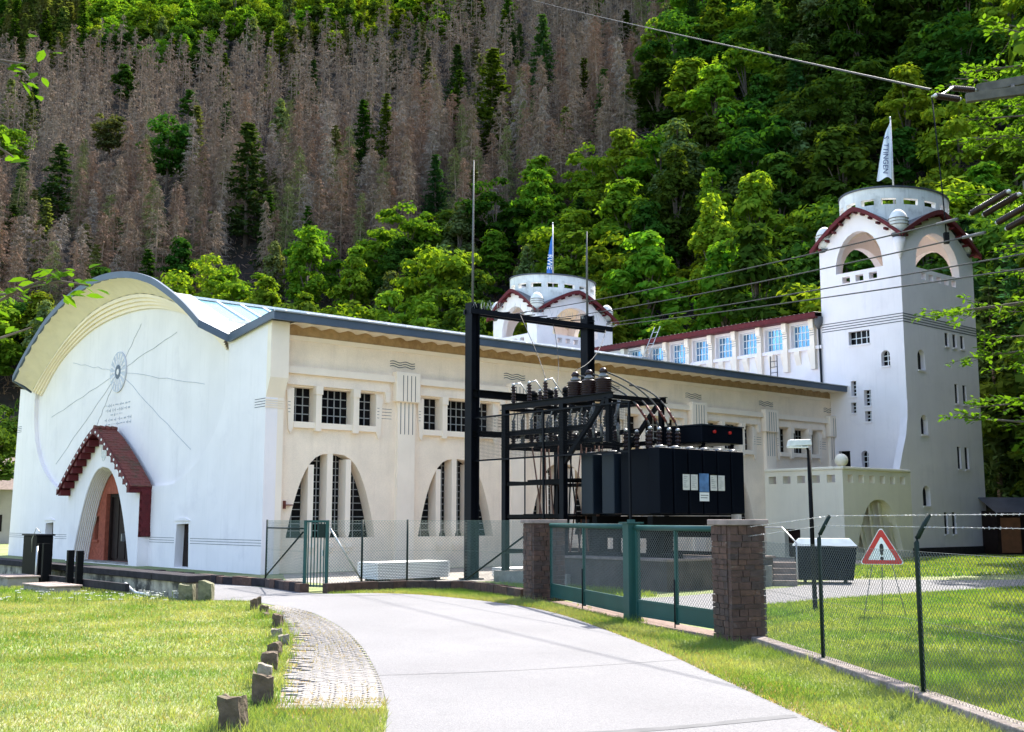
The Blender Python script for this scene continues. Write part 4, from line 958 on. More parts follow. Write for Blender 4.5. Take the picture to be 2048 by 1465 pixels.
# lamp, container, steps
LP = thing('street_lamp', 'black lamp post with a flat pale head on the right lawn', 'lamp', (6.71,25.39,0))
MB().tube([(0,0,0),(-.02,0,3.55)], [.055,.045], 8).build('post', M['blacksteel'], LP)
MB().tube([(-.02,0,3.5),(-.06,0,3.62),(-.18,0,3.68)], .03, 6).build('arm', M['blacksteel'], LP)
MB().add([(-.50,-.13,3.62),(.04,-.10,3.66),(.04,.10,3.66),(-.50,.13,3.62),(-.46,-.10,3.78),(.02,-.07,3.79),(.02,.07,3.79),(-.46,.10,3.78)], [(0,3,2,1),(4,5,6,7),(0,1,5,4),(1,2,6,5),(2,3,7,6),(3,0,4,7)]).build('lamp_head', M['plate'], LP, bevel=.02)
MB().box((-.48,-.11,3.60),(-.06,.11,3.625)).build('lens', M['whitebar'], LP)
DU = thing('waste_container', 'dark blue four wheeled waste container with pale lid by the terrace', 'container', (10.0,36.5,0), math.radians(-12))
MB().add([(-.84,-.44,.10),(.84,-.44,.10),(.84,.44,.10),(-.84,.44,.10),(-.96,-.56,1.12),(.96,-.56,1.12),(.96,.56,1.12),(-.96,.56,1.12)], [(0,3,2,1),(0,1,5,4),(1,2,6,5),(2,3,7,6),(3,0,4,7)]).build('body', M['bluebin'], DU, recalc=False)
for i in range(7): MB().beam((-.76+.253*i,-.46,.18),(-.86+.287*i,-.55,1.06),.05,.04,(0,-1,0)).build('rib', M['bluebin'], DU)
MB().box((-1.0,-.6,1.10),(1.0,.6,1.17)).build('rim', M['bluebin'], DU, bevel=.015)
MB().add([(-.98,-.58,1.17),(.98,-.58,1.17),(.98,.58,1.17),(-.98,.58,1.17),(-.78,-.36,1.40),(.78,-.36,1.40),(.78,.36,1.40),(-.78,.36,1.40)], [(4,5,6,7),(0,1,5,4),(1,2,6,5),(2,3,7,6),(3,0,4,7)]).build('lid', M['binlid'], DU)
for x in (-.62,.62):
    for y in (-.36,.36): MB().tube([(x-.03,y,.08),(x+.03,y,.08)], .08, 12).build('wheel', M['blacksteel'], DU)
ST = thing('stair_block', 'short flight of concrete steps with a grey handrail left of the waste container', 'stairs', (8.0,34.6,0), math.radians(-14))
MB().box((-1.0,-.1,0),(-.12,1.3,.62)).build('side_wall', M['concrete'], ST)
for i in range(4): MB().box((-.1,.30*i,0),(.62,1.3,.17*(i+1))).build('step', M['capstone'], ST)
MB().tube([(-1.0,1.0,.6),(-1.0,1.0,1.75),(.2,1.0,1.75),(.62,.2,1.3),(.62,.1,.2)], .03, 6).build('handrail', M['galv'], ST)
# bridge parapet with sluice frame at the left
PA = BT('bridge_parapet', 'stained stone parapet wall with dark coping in front of the portal', 'wall', -7.6, -10.6)
PA.part('wall', MB().box((-7.6,-10.55,0),(-7.15,9.0,.42)), M['stained'])
for i in range(9): PA.part('coping_stone', MB().box((-7.70,-10.65+2.2*i,.42),(-7.05,-8.47+2.2*i,.60)), M['darkstone'], bevel=.02)
pk = MB()
SL = BT('sluice_frame', 'black steel sluice gate frame with posts and beams before the parapet', 'sluice', -8.4, -5)
for v in (-5.1,-4.35): SL.part('post', MB().box((-8.5,v-.07,0),(-8.32,v+.07,1.12)), M['blacksteel'])
for v in (-2.2,-1.75): SL.part('tall_post', MB().box((-8.5,v-.08,0),(-8.3,v+.08,1.28)), M['blacksteel'])
SL.part('lower_beam', MB().box((-8.3,-8.2,.12),(-8.18,-1.2,.32)), M['darkstone'])
SL.part('rod', MB().tube([(-8.7,-2.3,.0),(-8.7,-2.3,1.2)], .03, 6), M['galv'])
BX = BT('black_box', 'black metal cabinet standing at the left end of the sluice frame', 'box', -8.2, -1.2)
BX.part('cabinet', MB().box((-8.5,-1.6,.25),(-8.0,-.3,1.50)), M['blacksteel'], bevel=.03); BX.part('lid', MB().box((-8.54,-1.64,1.50),(-7.96,-.26,1.55)), M['steel']); BX.part('cable', MB().tube([(-8.5,-1.2,1.0),(-8.55,-1.3,1.4),(-8.5,-1.5,1.75),(-8.4,-1.6,1.6)], .012, 5), M['galv'])
for lb, u, v, a, b_, h in (('low concrete block at the far left of the grass edge', -9.6,-2.6,.9,1.7,.34), ('low concrete block in front of the two black sluice posts', -9.6,-6.1,.9,2.0,.22)):
    BK = BT('concrete_block', lb, 'block', u, v); BK.part('base', MB().box((u,v,0),(u+a,v+b_,h-.05)), M['concrete'], bevel=.02); BK.part('top_slab', MB().box((u-.04,v-.04,h-.05),(u+a+.04,v+b_+.04,h)), M['capstone'], bevel=.015)
for lb, x, y, w, h in (('squarish mossy stone leaning at the end of the parapet', -8.1,28.55,.36,.42), ('rounded mossy stone beside the road at the parapet end', -7.62,28.55,.34,.45)):
    me = rock(w, .3, h, int(w*100), 0); me.materials.append(mat('mossy_stone', (.14,.135,.08), .95, .3, 7, .7, 20, col2=(.05,.06,.02), c2scale=4))
    o = bpy.data.objects.new('mossy_stone', me); COL.objects.link(o); o.location = (x,y,0); tag(o, lb, 'stone')
pp = BT('drain_pipe', 'pale pipe lying on the ground at the foot of the parapet', 'pipe', -8.1, -8.4); pp.part('pipe', MB().tube([(-8.05,-7.6,.30),(-8.12,-8.2,.16),(-8.15,-8.6,.10),(-8.15,-9.4,.10)], .04, 8), M['galv']); pp.part('end_collar', MB().tube([(-8.15,-9.3,.1),(-8.15,-9.42,.1)], .055, 8), M['galv'])
# ------------------------------------------------------------------ transformer
PL = BT('transformer_plinth', 'brown weathered concrete plinth under the transformer behind the gate', 'plinth', 4, -16)
PL.part('wall', MB().box((3.85,-16.3,0),(8.7,-12.0,.83)), M['plinth']); PL.part('edge_slab', MB().box((3.80,-16.36,.83),(8.76,-11.94,.9)), M['capstone'], bevel=.01)
for x in (4.6,7.6): PL.part('rail', MB().box((x-.06,-16.2,.9),(x+.06,-12.1,1.02)), M['steel'])
TF = BT('transformer', 'big navy blue power transformer with finned radiators behind the green gate', 'transformer', 6.2, -14.2)
TF.part('tank', MB().box((4.75,-15.3,2.12),(8.0,-12.75,4.02)), M['navy'])
fr = MB()
for v in (-15.2,-12.9): fr.box((4.4,v-.1,1.75),(8.0,v+.1,2.10))
for u in (4.6,7.6): fr.box((u-.12,-15.5,1.45),(u+.12,-12.6,1.75))
for u in (4.6,7.6):
    for v in (-15.2,-12.9): fr.box((u-.16,v-.2,1.02),(u+.16,v+.2,1.45))
TF.part('underframe', fr, M['blacksteel'])
for i in range(6):
    r = TF.part('radiator', MB().box((4.22+.66*i,-15.76,2.16),(4.80+.66*i,-15.32,4.08)), M['navy'], bevel=.03)
    TF.part('cap', MB().lathe([(.17,0),(.15,.05),(.05,.085)], (4.5+.66*i,-15.54,4.08), 10), M['insulgrey'], r)
for v0 in (-13.05,-13.95):
    r = TF.part('radiator', MB().box((4.18,v0-.02,2.16),(4.72,v0+.50,4.0)), M['bluegrey'], bevel=.03)  # lighter colour carries the sky light falling on this side
    TF.part('cap', MB().lathe([(.2,0),(.18,.05),(.05,.085)], (4.45,v0+.25,4.0), 10), M['insulgrey'], r)
TF.part('radiator', MB().box((4.3,-15.3,2.16),(4.72,-14.15,4.0)), M['navy'])  # navy block stands in for the shadowed recess
TF.part('lid', MB().box((4.7,-15.28,4.02),(8.05,-12.7,4.10)), M['navy'])
lv = MB()
for i in range(26): lv.lathe([(.03,0),(.03,.05)], (4.8+.126*i,-15.2,4.10), 6)
TF.part('bolt', lv, M['galv'])['kind'] = 'stuff'
pt = MB()
for a, b_ in ((5.20,5.50),(5.56,5.86),(6.45,6.75),(6.81,7.11)):
    p = TF.part('name_plate', MB().box((a,-15.79,2.86),(b_,-15.78,3.32)), M['plate']); tx = MB()
    for i in range(6): tx.box((a+.04,-15.794,3.24-.06*i),(a+RND.uniform(.12,.26),-15.79,3.252-.06*i))
    TF.pieces('print', tx, M['platetext'], p)
TF.part('blue_plate', MB().box((5.94,-15.79,2.82),(6.37,-15.78,3.36)), M['screen'])
p = TF.part('name_plate', MB().box((5.94,-15.79,2.54),(6.37,-15.78,2.80)), M['signwhite']); tx = MB()
for i in range(2): tx.box((5.98,-15.794,2.70-.07*i),(6.33-.05*i,-15.79,2.725-.07*i))
TF.pieces('print', tx, M['platetext'], p)
CN = TF.part('conservator', MB().box((6.75,-15.25,4.36),(8.75,-13.4,4.88)), M['navy'], bevel=.02)
TF.part('conservator_lid', MB().box((6.72,-15.28,4.88),(8.78,-13.37,4.92)), M['bluegrey'], CN)
for u in (7.3,8.05): TF.part('red_cap', MB().tube([(u,-15.32,4.70),(u,-15.25,4.70)], .05, 10), M['redlight'], CN)
for u in (7.0,8.4): TF.part('leg', MB().beam((u,-15.0,4.1),(u+.12,-15.0,4.36),.08,.08).beam((u,-13.7,4.1),(u+.12,-13.7,4.36),.08,.08), M['navy'], CN)
def sheds(mb, c, z0, z1, r0, r1, n=6, k=10):
    pr = [(r0*.6,z0)]
    for i in range(n):
        z = z0+(z1-z0)*i/n; h = (z1-z0)/n; pr += [(r0,z+.05*h),(r1,z+.35*h),(r1*.96,z+.5*h),(r0,z+.8*h)]
    pr += [(r0*.7,z1),(0,z1)]
    return mb.lathe(pr, (c[0],c[1],0), k)
BUSH = [(4.95,-14.75),(5.35,-14.75),(5.80,-14.75),(6.2,-14.75)]
for u, v in BUSH+[(5.1,-13.6),(5.6,-13.6),(6.1,-13.6)]:
    b = TF.part('bushing', sheds(MB(), (u,v), 4.1, 4.68, .06, .095, 5), M['insul']); TF.part('terminal', MB().lathe([(.03,4.68),(.07,4.70),(.06,4.76),(.02,4.78)], (u,v,0), 8), M['galv'], b)
# ------------------------------------------------------------------ steel gantry
GA = BT('steel_gantry', 'tall black steel portal with cross beam carrying the overhead lines', 'gantry', 3.73, -7.69)
for u, v in ((3.73,-7.69),(8.42,-8.55)):
    c = GA.part('column', MB().ibeam((u,v,0),(u,v,9.42),.36,.36,.035,(1,0,0)), M['steel'])
    GA.part('base_plate', MB().box((u-.3,v-.3,0),(u+.3,v+.3,.05)), M['steel'], c)
    GA.part('lightning_rod', MB().tube([(u,v,9.42),(u,v,11.6),(u+.02,v,14.55 if u < 5 else 12.6)], [.045,.035,.02], 6), M['rod'], c)
GA.part('cross_beam', MB().beam((3.5,-7.5,9.12),(9.3,-8.6,8.95),.08,.17).beam((3.5,-7.85,9.12),(9.3,-8.95,8.95),.08,.17), M['steel'])
GA.pieces('lacing', (lambda m: [m.beam((3.8+.5*i,-7.55-.095*i,9.2),(4.05+.5*i,-7.95-.095*i,9.2),.05,.03) for i in range(10)] and m)(MB()), M['steel'])
sp = MB()
for i in range(60):
    t = RND.random(); c = Vector((3.6+5.6*t,-7.6-1.07*t-RND.uniform(0,.3),9.25)); sp.tube([c,c+Vector((RND.uniform(-.12,.12),RND.uniform(-.12,.12),RND.uniform(.15,.32)))], .006, 3, False)
GA.part('bird_spike', sp, M['galv'])['kind'] = 'stuff'
GA.part('upper_arm', MB().ibeam((3.73,-7.75,6.28),(8.4,-8.4,6.2),.2,.26,.025), M['blacksteel'])
GA.part('lower_arm', MB().ibeam((3.73,-7.75,4.9),(8.4,-8.4,4.9),.16,.2,.02), M['blacksteel'])
STARTS = [(.3,38.92),(1.47,40.12),(3.5,41.1),(3.72,41.6)]
for x, y in STARTS:
    u, v = UV(x, y); GA.part('tension_clamp', MB().tube([(u,v,9.15),(u-.05,v-.35,9.18)], .03, 6), M['galv'])
# ------------------------------------------------------------------ switch rack
RK = BT('switch_rack', 'open black steel rack with platforms of insulators beside the transformer', 'switchgear', 4.8, -11.5)
for u in (3.95,6.3):
    for v in (-9.2,-12.0,-14.0):
        if v == -14.0: RK.part('column', MB().ibeam((u,v,4.3),(u,v,5.6),.14,.14,.02,(1,0,0)), M['steel'])
        else: RK.part('column', MB().ibeam((u,v,0),(u,v,5.62),.19,.19,.02,(1,0,0)), M['steel'])
    RK.part('top_beam', MB().ibeam((u,-9.0,5.70),(u,-14.2,5.70),.16,.2,.02), M['steel'])
    RK.part('mid_beam', MB().ibeam((u+.1,-8.9,4.82),(u+.1,-13.0,4.82),.12,.16,.02), M['steel'])
    RK.part('mid_beam', MB().ibeam((u+.1,-8.9,4.40),(u+.1,-13.6,4.40),.12,.14,.02), M['steel'])
    RK.part('diagonal_brace', MB().beam((u,-13.9,5.62),(u,-12.05,3.75),.12,.12), M['steel'])
    for z in (3.15,2.1,1.0): RK.part('cross_bar', MB().beam((u,-9.2,z),(u,-12.0,z),.08,.12), M['blacksteel'])
for v in (-9.1,-10.4,-12.0,-13.2,-14.15): RK.part('joist', MB().beam((3.95,v,5.66),(6.3,v,5.66),.1,.12), M['blacksteel'])
for v in (-9.3,-10.6,-11.9,-12.9): RK.part('joist', MB().beam((4.0,v,4.34),(6.4,v,4.34),.1,.12), M['blacksteel'])
for z in (3.2,2.05,.95):
    for v in (-9.2,-12.0): RK.part('cross_bar', MB().beam((3.95,v,z),(6.3,v,z),.07,.1), M['blacksteel'])
for v in (-9.2,-10.0,-10.8):
    for u, z0, z1 in ((4.3,5.78,6.45),(5.5,5.78,6.35)):
        i_ = RK.part('post_insulator', sheds(MB(), (u,v), z0, z1, .055, .085, 7), M['insul']); RK.part('foot', MB().lathe([(.14,z0-.1),(.1,z0),(.06,z0+.02)], (u,v,0), 8), M['steel'], i_)
        RK.part('cap', MB().lathe([(.05,z1),(.06,z1+.05),(.02,z1+.08)], (u,v,0), 8), M['galv'], i_)
    RK.part('bus_tube', MB().tube([(4.3,v,6.5),(4.55,v-.05,6.56),(4.75,v-.1,6.3),(5.0,v-.12,6.02)], .022, 6), M['galv'])
    RK.part('breaker_pole', sheds(MB(), (4.9,v-.35), 5.74, 6.1, .11, .14, 3).lathe([(.14,6.1),(.13,6.22),(.06,6.3)], (4.9,v-.35,0), 10), M['blacksteel'])
for v in (-12.05,-12.68,-13.3):
    q = RK.part('voltage_transformer', sheds(MB(), (4.45,v), 5.76, 6.34, .235, .275, 8, 16), M['insul']); RK.part('head', MB().lathe([(.17,6.36),(.16,6.42),(.1,6.46),(.1,6.5)], (4.45,v,0), 12), M['insulgrey'], q); RK.part('knob', MB().lathe([(.09,6.48),(.14,6.54),(.08,6.64),(.02,6.66)], (4.45,v,0), 12), M['insul'], q)
for r in range(2):
    for k in range(9):
        u, v = 4.3+1.1*r, -9.2-.46*k
        j = RK.part('small_insulator', sheds(MB(), (u,v), 4.46, 4.80, .055, .10, 4, 8), M['insulgrey'] if k % 2 else M['insul'])
        RK.part('switch_blade', sheds(MB(), (u,v), 4.92, 5.30, .045, .075, 4, 8).beam((u,v,5.3),(u,v-.1,5.5),.03,.05), M['rod'] if k % 2 else M['insulgrey'], j)
for k in range(4): RK.part('fuse_tube', MB().tube([(4.2,-13.1-.35*k,4.3),(4.2,-13.1-.35*k,4.75),(4.2,-13.05-.35*k,5.15),(4.2,-13.15-.35*k,5.55)], [.05,.07,.05,.06], 8), M['insulgrey'])
for k in range(19):
    v = -9.6-.18*k+RND.uniform(-.05,.05); RK.part('cable_drop', MB().tube([(4.9+RND.uniform(-.5,.6),v,4.35),(4.9+RND.uniform(-.4,.4),v+RND.uniform(-.06,.06),.1)], .026, 5), M['rust'] if k % 4 else M['steel'])
RK.part('walkway', MB().box((4.3,-12.2,3.22),(5.6,-9.9,3.28)).box((4.3,-12.2,2.12),(5.6,-9.7,2.18)), M['blacksteel'])
RK.part('base_slab', MB().box((3.7,-12.4,0),(6.7,-8.9,.35)), M['concrete'])
for k, (u, v) in enumerate(BUSH):
    s = Vector((4.45 if k < 3 else 5.6, (-12.05,-12.68,-13.3,-13.3)[k], 6.55 if k < 3 else 6.2)); e = Vector((u,v,4.78))
    mid = Vector((4.9+.42*k,-14.1,5.98)); pts = []
    for i in range(15):
        t = i/14; a = s.lerp(mid+Vector((0,.3,.15)), t); b = (mid+Vector((0,-.35,.05))).lerp(e, t); pts.append(a.lerp(b, t))
    c = RK.part('cable', MB().tube(pts, .028, 6), M['cable'])
    cs = MB()
    for f in (.80,.84,.88): cs.lathe([(.03,0),(.07,.02),(.03,.05)], tuple(pts[int(f*14)]-Vector((0,0,.03))), 8)
    RK.part('cable_seal', cs.tube([pts[10],pts[13]], .036, 6), M['copper'], c)
for k, (x, y) in enumerate(STARTS[:3]):
    u, v = UV(x, y); e = Vector(((4.3,-10.8,6.55),(5.5,-10.0,6.45),(4.45,-12.05,6.7))[k]); a = Vector((u,v,9.1)); m_ = a.lerp(e,.5)+Vector((.3,-.1,-.5))
    RK.part('drop_wire', MB().tube([a*(1-t)**2+m_*2*t*(1-t)+e*t*t for t in [i/10 for i in range(11)]], .012, 5), M['cable'])
SC = BT('guard_screen', 'wire mesh guard screen on thin steel rails in front of the switch rack', 'screen', 3.75, -11)
SC.part('top_rail', MB().beam((3.72,-7.7,5.42),(3.78,-15.04,5.42),.05,.05), M['steel']); SC.part('bottom_rail', MB().beam((3.72,-7.7,3.97),(3.78,-15.04,3.97),.05,.05), M['steel'])
for v in (-11.3,-15.04): SC.part('post', MB().beam((3.75,v,1.0 if v < -12 else .35),(3.75,v,5.42),.06,.06), M['steel'])
sw = MB()
for i in range(31): sw.beam((3.76,-7.8,4.0+.0465*i),(3.79,-15.0,4.0+.0465*i),.007,.007)
for i in range(110): sw.beam((3.775,-7.8-.066*i,3.98),(3.775,-7.8-.066*i,5.4),.005,.005)
o = SC.part('wire_mesh', sw, M['steel']); o['kind'] = 'stuff'
# ------------------------------------------------------------------ line mast at the right with conductors
MS = thing('line_mast', 'grey steel crossarm of a power line mast reaching in from the right edge', 'mast', (0,0,0))
MB().ibeam((11.2,19.6,0),(11.2,19.6,11.5),.3,.3,.03,(1,0,0)).build('pole', M['mast'], MS)
MB().beam((8.40,19.95,9.72),(11.3,19.4,9.95),.12,.16).beam((8.75,20.25,10.02),(11.3,19.9,10.4),.12,.16).beam((9.2,19.8,9.8),(9.4,20.2,10.1),.06,.06).build('crossarm', M['mast'], MS)
MB().beam((8.2,17.4,7.3),(11.2,19.5,7.6),.1,.14).beam((8.2,16.6,6.9),(11.2,19.4,7.2),.1,.14).build('lower_crossarm', M['mast'], MS)
def string(label, a, b, r):
    a = Vector(a); b = Vector(b); L_ = (b-a).length; T = thing('insulator_string', label, 'insulator', a, 0, 'long brown insulators at the right edge'); T.rotation_euler = (b-a).to_track_quat('Z','Y').to_euler()
    sheds(MB(), (0,0), .06, L_-.06, r*.62, r, int(L_/.045), 10).build('sheds', M['insul'], T)
    MB().lathe([(.015,0),(r*.6,.02),(r*.6,.07)], (0,0,0), 8).lathe([(r*.6,L_-.07),(r*.6,L_-.02),(.015,L_)], (0,0,0), 8).build('end_fitting', M['galv'], T)
string('upper insulator of the pair at the crossarm tip', (8.20,20.2,10.02), (8.77,20.3,10.01), .06)
string('lower insulator of the pair at the crossarm tip, nearest the hanging wire', (7.63,19.5,9.60), (8.26,19.85,9.66), .06)
string('upper left insulator of the four slanting ones at the right edge', (7.94,19.0,7.25), (8.22,18.0,7.38), .055)
string('second slanting insulator from the left at the right edge', (8.17,19.0,7.23), (8.39,18.0,7.33), .055)
string('third slanting insulator, lower, at the right edge', (7.95,18.0,6.82), (8.18,17.0,6.93), .055)
string('lowest slanting insulator at the right edge', (8.10,18.0,6.72), (8.35,17.0,6.84), .055)
def conductor(label, a, b, sag, r, grp='overhead lines from the gantry'):
    a = Vector(a); b = Vector(b); T = thing('power_line', label, 'power line', a, 0, grp); n = 28
    MB().tube([(b-a)*(i/n)-Vector((0,0,4*sag*(i/n)*(1-i/n))) for i in range(n+1)], r, 6, False).build('conductor', M['cable'], T)
    MB().tube([(b-a)*.975-Vector((0,0,.1*sag)), (b-a)*.999], r*2.0, 6).build('clamp', M['rod'], T)
conductor('topmost of the four overhead lines running from the gantry', (.3,38.92,9.2), (7.75,19.0,7.17), .12, .014)
conductor('second overhead line from the top running from the gantry', (1.47,40.12,9.2), (7.78,18.0,6.67), .12, .014)
conductor('third overhead line from the top running from the gantry', (3.5,41.1,9.2), (8.3,14.5,5.75), .05, .014)
conductor('lowest overhead line running from the gantry', (3.72,41.6,9.2), (8.4,13.7,5.40), .05, .014)
conductor('thick cable slanting across the upper right from the crossarm to the hill', (7.62,19.6,9.75), (-.63,205,102.6), .3, .022, 'cable up the hill')
HW = thing('hanging_wire', 'thin hanging wire with a small black weight below the crossarm', 'wire', (7.63,19.6,9.6))
MB().tube([(0,0,0),(.06,0,-1.0),(.11,0,-2.0),(.13,0,-2.55)], .012, 5).build('wire', M['steel'], HW); MB().box((.09,-.04,-2.72),(.17,.04,-2.52)).build('weight', M['blacksteel'], HW)
MB().tube([(0,0,.02),(.3,.2,.15),(.6,.5,.4)], .02, 5).build('link', M['galv'], HW)
# ------------------------------------------------------------------ hillside and forest
def foot(x): return 150 - (.22*x if x < 0 else .78*x)
def hillz(x, y):
    d = (y-foot(x))/9; sp_ = 9*(math.log1p(math.exp(d)) if d < 30 else d)
    return -1.0 + .80*sp_ + 2.2*math.sin(x*.045+1.3)*min(1, sp_/40) + 1.6*math.sin(y*.06+x*.03)*min(1, sp_/40)
gx = np.linspace(-430, 430, 111); gy = np.linspace(55, 660, 102)
hv = [(x, y, hillz(x, y)) for y in gy for x in gx]
hf = [(j*111+i, j*111+i+1, (j+1)*111+i+1, (j+1)*111+i) for j in range(101) for i in range(110)]
hl = numesh('hillside', hv, hf, M['floor'], None, 4, True); hl['kind'] = 'structure'
NP = np.random.default_rng(11)
def unit(n):
    v = NP.normal(size=(n,3)); return v/np.linalg.norm(v, axis=1, keepdims=True)
def quads(c, nrm, size, asp=.6, pt=.5):
    # leaf-shaped quads (rhombus) centred at c with normals nrm
    n = len(c); t = np.cross(nrm, unit(n)); t /= np.linalg.norm(t, axis=1, keepdims=True)+1e-9; b = np.cross(nrm, t)
    s = np.asarray(size).reshape(-1,1); a = t*s; b = b*s*asp
    return np.stack([c-a, c-b+a*.1, c+a, c+b+a*.1], 1).reshape(-1,3)
def crown_pts(R_, Hh, ncl, nl, size, shape='round', seed=0):
    global NP; NP = np.random.default_rng(seed)
    C_ = []; 
    for i in range(ncl):
        while True:
            p = NP.uniform(-1,1,3); r = np.linalg.norm(p)
            if .35 < r < 1: break
        if shape == 'tall': k = 1-.55*max(0, p[2]); p[0] *= k*.8; p[1] *= k*.8
        if shape == 'birch': k = 1-.75*max(0, (p[2]+.3)/1.3); p[0] *= k*.75; p[1] *= k*.75
        C_.append(p*np.array([R_,R_,Hh/2]) + np.array([0,0,Hh*.5]))
    out = []
    for c in C_:
        cr = R_*NP.uniform(.22,.42); n = int(nl*NP.uniform(.6,1.4)); d = unit(n); d[:,2] = np.where(d[:,2] < -.3, -d[:,2]*.6, d[:,2])
        pos = c + d*cr*NP.uniform(.55,1.05,(n,1))*np.array([1,1,.62]); nr = d*.9+unit(n)*.6+np.array([0,0,.55]); nr /= np.linalg.norm(nr, axis=1, keepdims=True)
        if shape == 'birch': pos[:,2] -= NP.uniform(0,.8,n)
        out.append(quads(pos, nr, size*NP.uniform(.6,1.3,n)))
    return np.concatenate(out), C_
def qfaces(nv): return np.arange(nv, dtype=np.int32).reshape(-1,4)
CROWN = []; TRUNK = []
for k, (R_, Hh, ncl, nl, sz, shp) in enumerate([(4.6,9.5,46,95,.34,'round'),(4.0,11.5,48,90,.33,'tall'),(5.2,9.0,52,95,.36,'round'),(3.4,12.5,50,90,.27,'birch'),(4.3,10.5,50,95,.33,'round'),(3.6,11,46,95,.30,'tall')]):
    v, cs = crown_pts(R_, Hh, ncl, nl, sz, shp, 20+k); v[:,2] += 3.6
    o = numesh('crown', v, qfaces(len(v)), M['leafA'], None, 4); CROWN.append(o.data); bpy.data.objects.remove(o)
    t = MB(); t.tube([(0,0,-2),(.1,0,2),(.05,.1,5),(0,0,3.6+Hh*.75)], [.26,.22,.16,.05], 7)
    for c in cs[::3]: t.tube([(0,0,3.6+max(0,c[2]*.45)),(c[0]*.5,c[1]*.5,3.6+c[2]*.8),(c[0]*.9,c[1]*.9,3.6+c[2])], [.11,.07,.02], 4, False)
    o = t.build('trunk', M['bark'], recalc=False); TRUNK.append(o.data); bpy.data.objects.remove(o)
def ribbons(p, q, w, rng):
    # thin two-sided strips p->q
    d = q-p; s = np.cross(d, rng.normal(size=d.shape)); s /= np.linalg.norm(s, axis=1, keepdims=True)+1e-9; s *= np.asarray(w).reshape(-1,1)
    return np.stack([p-s, p+s, q+s*.25, q-s*.25], 1).reshape(-1,3)
def dead_pts(Hh, nb, nt, seed, wide=1.0, tw=.05):
    r = np.random.default_rng(seed); out = []
    z = np.sort(r.uniform(.06,.99,nb)**.8)*Hh; ang = r.uniform(0,2*np.pi,nb); f = 1-z/Hh
    L_ = (0.4+2.7*f**.6)*r.uniform(.55,1.15,nb)*wide
    p = np.stack([np.zeros(nb),np.zeros(nb),z],1); dr = np.stack([np.cos(ang),np.sin(ang),r.uniform(-.55,.12,nb)],1); q = p+dr*L_[:,None]
    out.append(ribbons(p, q, .035+.01*r.random(nb), r))
    for k in range(nt):
        t = r.uniform(.2,1,nb)[:,None]; a = p+(q-p)*t; d = r.normal(size=(nb,3))*.45+dr*.35+np.array([0,0,-.55]); b = a+d*r.uniform(.5,1.2,(nb,1))*(.45+.55*f[:,None])
        out.append(ribbons(a, b, tw*(.7+.6*r.random(nb)), r))
    return np.concatenate(out)
def spike_pts(Hh, r0, n=5):
    a = np.arange(n)*2*np.pi/n; b = np.stack([np.cos(a)*r0,np.sin(a)*r0,np.full(n,-2.)],1); t = np.stack([np.cos(a)*.03,np.sin(a)*.03,np.full(n,Hh)],1)
    return np.stack([np.stack([b[i],b[(i+1)%n],t[(i+1)%n],t[i]]) for i in range(n)]).reshape(-1,3)
DEADC, DEADT = [], []
for k in range(5):
    Hh = 19+k*1.2; v = dead_pts(Hh, 190, 14, 40+k, .9+.1*(k % 3), .042); o = numesh('crown', v, qfaces(len(v)), M['deadwood'], None, 4); DEADC.append(o.data); bpy.data.objects.remove(o)
    v = spike_pts(Hh, .19); o = numesh('trunk', v, qfaces(len(v)), M['deadwood'], None, 4); DEADT.append(o.data); bpy.data.objects.remove(o)
def spruce_pts(Hh, seed, wide=1.):
    r = np.random.default_rng(seed); out = []; nl = 26
    for i in range(nl):
        f = i/(nl-1); z = Hh*(.10+.89*f); L_ = (3.2*(1-f)**.85+.25)*wide
        for k in range(int(9-4*f)):
            if r.random() < .14: continue
            a = r.uniform(0,2*np.pi); l = L_*r.uniform(.65,1.15); n = 16
            t = r.uniform(.12,1,n); p = np.stack([np.cos(a)*l*t, np.sin(a)*l*t, z-.55*l*t**1.3+.25*l*t**3],1)+r.normal(size=(n,3))*np.array([.22,.22,.10])
            nr = np.stack([r.normal(size=n)*.5,r.normal(size=n)*.5,np.ones(n)],1); nr /= np.linalg.norm(nr,axis=1,keepdims=True); out.append(quads(p, nr, r.uniform(.22,.42,n), .5))
            m = 7; t = r.uniform(.2,1,m); p = np.stack([np.cos(a)*l*t, np.sin(a)*l*t, z-.55*l*t**1.3+.25*l*t**3],1); out.append(ribbons(p, p+np.stack([r.normal(size=m)*.15,r.normal(size=m)*.15,-r.uniform(.35,.8,m)],1), np.full(m,.10), r))
    return np.concatenate(out)
SPC, SPT = [], []
for k in range(4):
    NP = np.random.default_rng(70+k); Hh = 21+2*k; v = spruce_pts(Hh, 70+k, .95+.12*(k % 2)); o = numesh('crown', v, qfaces(len(v)), M['spruce'], None, 4); SPC.append(o.data); bpy.data.objects.remove(o)
    v = spike_pts(Hh, .24, 6); o = numesh('trunk', v, qfaces(len(v)), M['bark'], None, 4); SPT.append(o.data); bpy.data.objects.remove(o)
rg = random.Random(5)
TC = bpy.data.collections.new('forest'); COL.children.link(TC)
cP, sP = math.cos(PITCH), math.sin(PITCH)
def pix(x, y, z):
    z -= 2; f = cP*y+sP*z; return (1024+2250*x/f, 732.5-2250*(-sP*y+cP*z)/f)
def plant(name, label, cat, grp, cm, tm, loc, rz, sc, mt=None):
    e = bpy.data.objects.new(name, None); TC.objects.link(e); e.location = loc; e.rotation_euler = (rg.gauss(0,.035),rg.gauss(0,.035),rz) if 'dead' in name else (0,0,rz); e.scale = sc; tag(e, label, cat, grp)
    for nm, me in (('crown', cm), ('trunk', tm)):
        o = bpy.data.objects.new(nm, me); TC.objects.link(o); o.parent = e
        if nm == 'crown' and mt: o.material_slots[0].link = 'OBJECT'; o.material_slots[0].material = mt
    return e
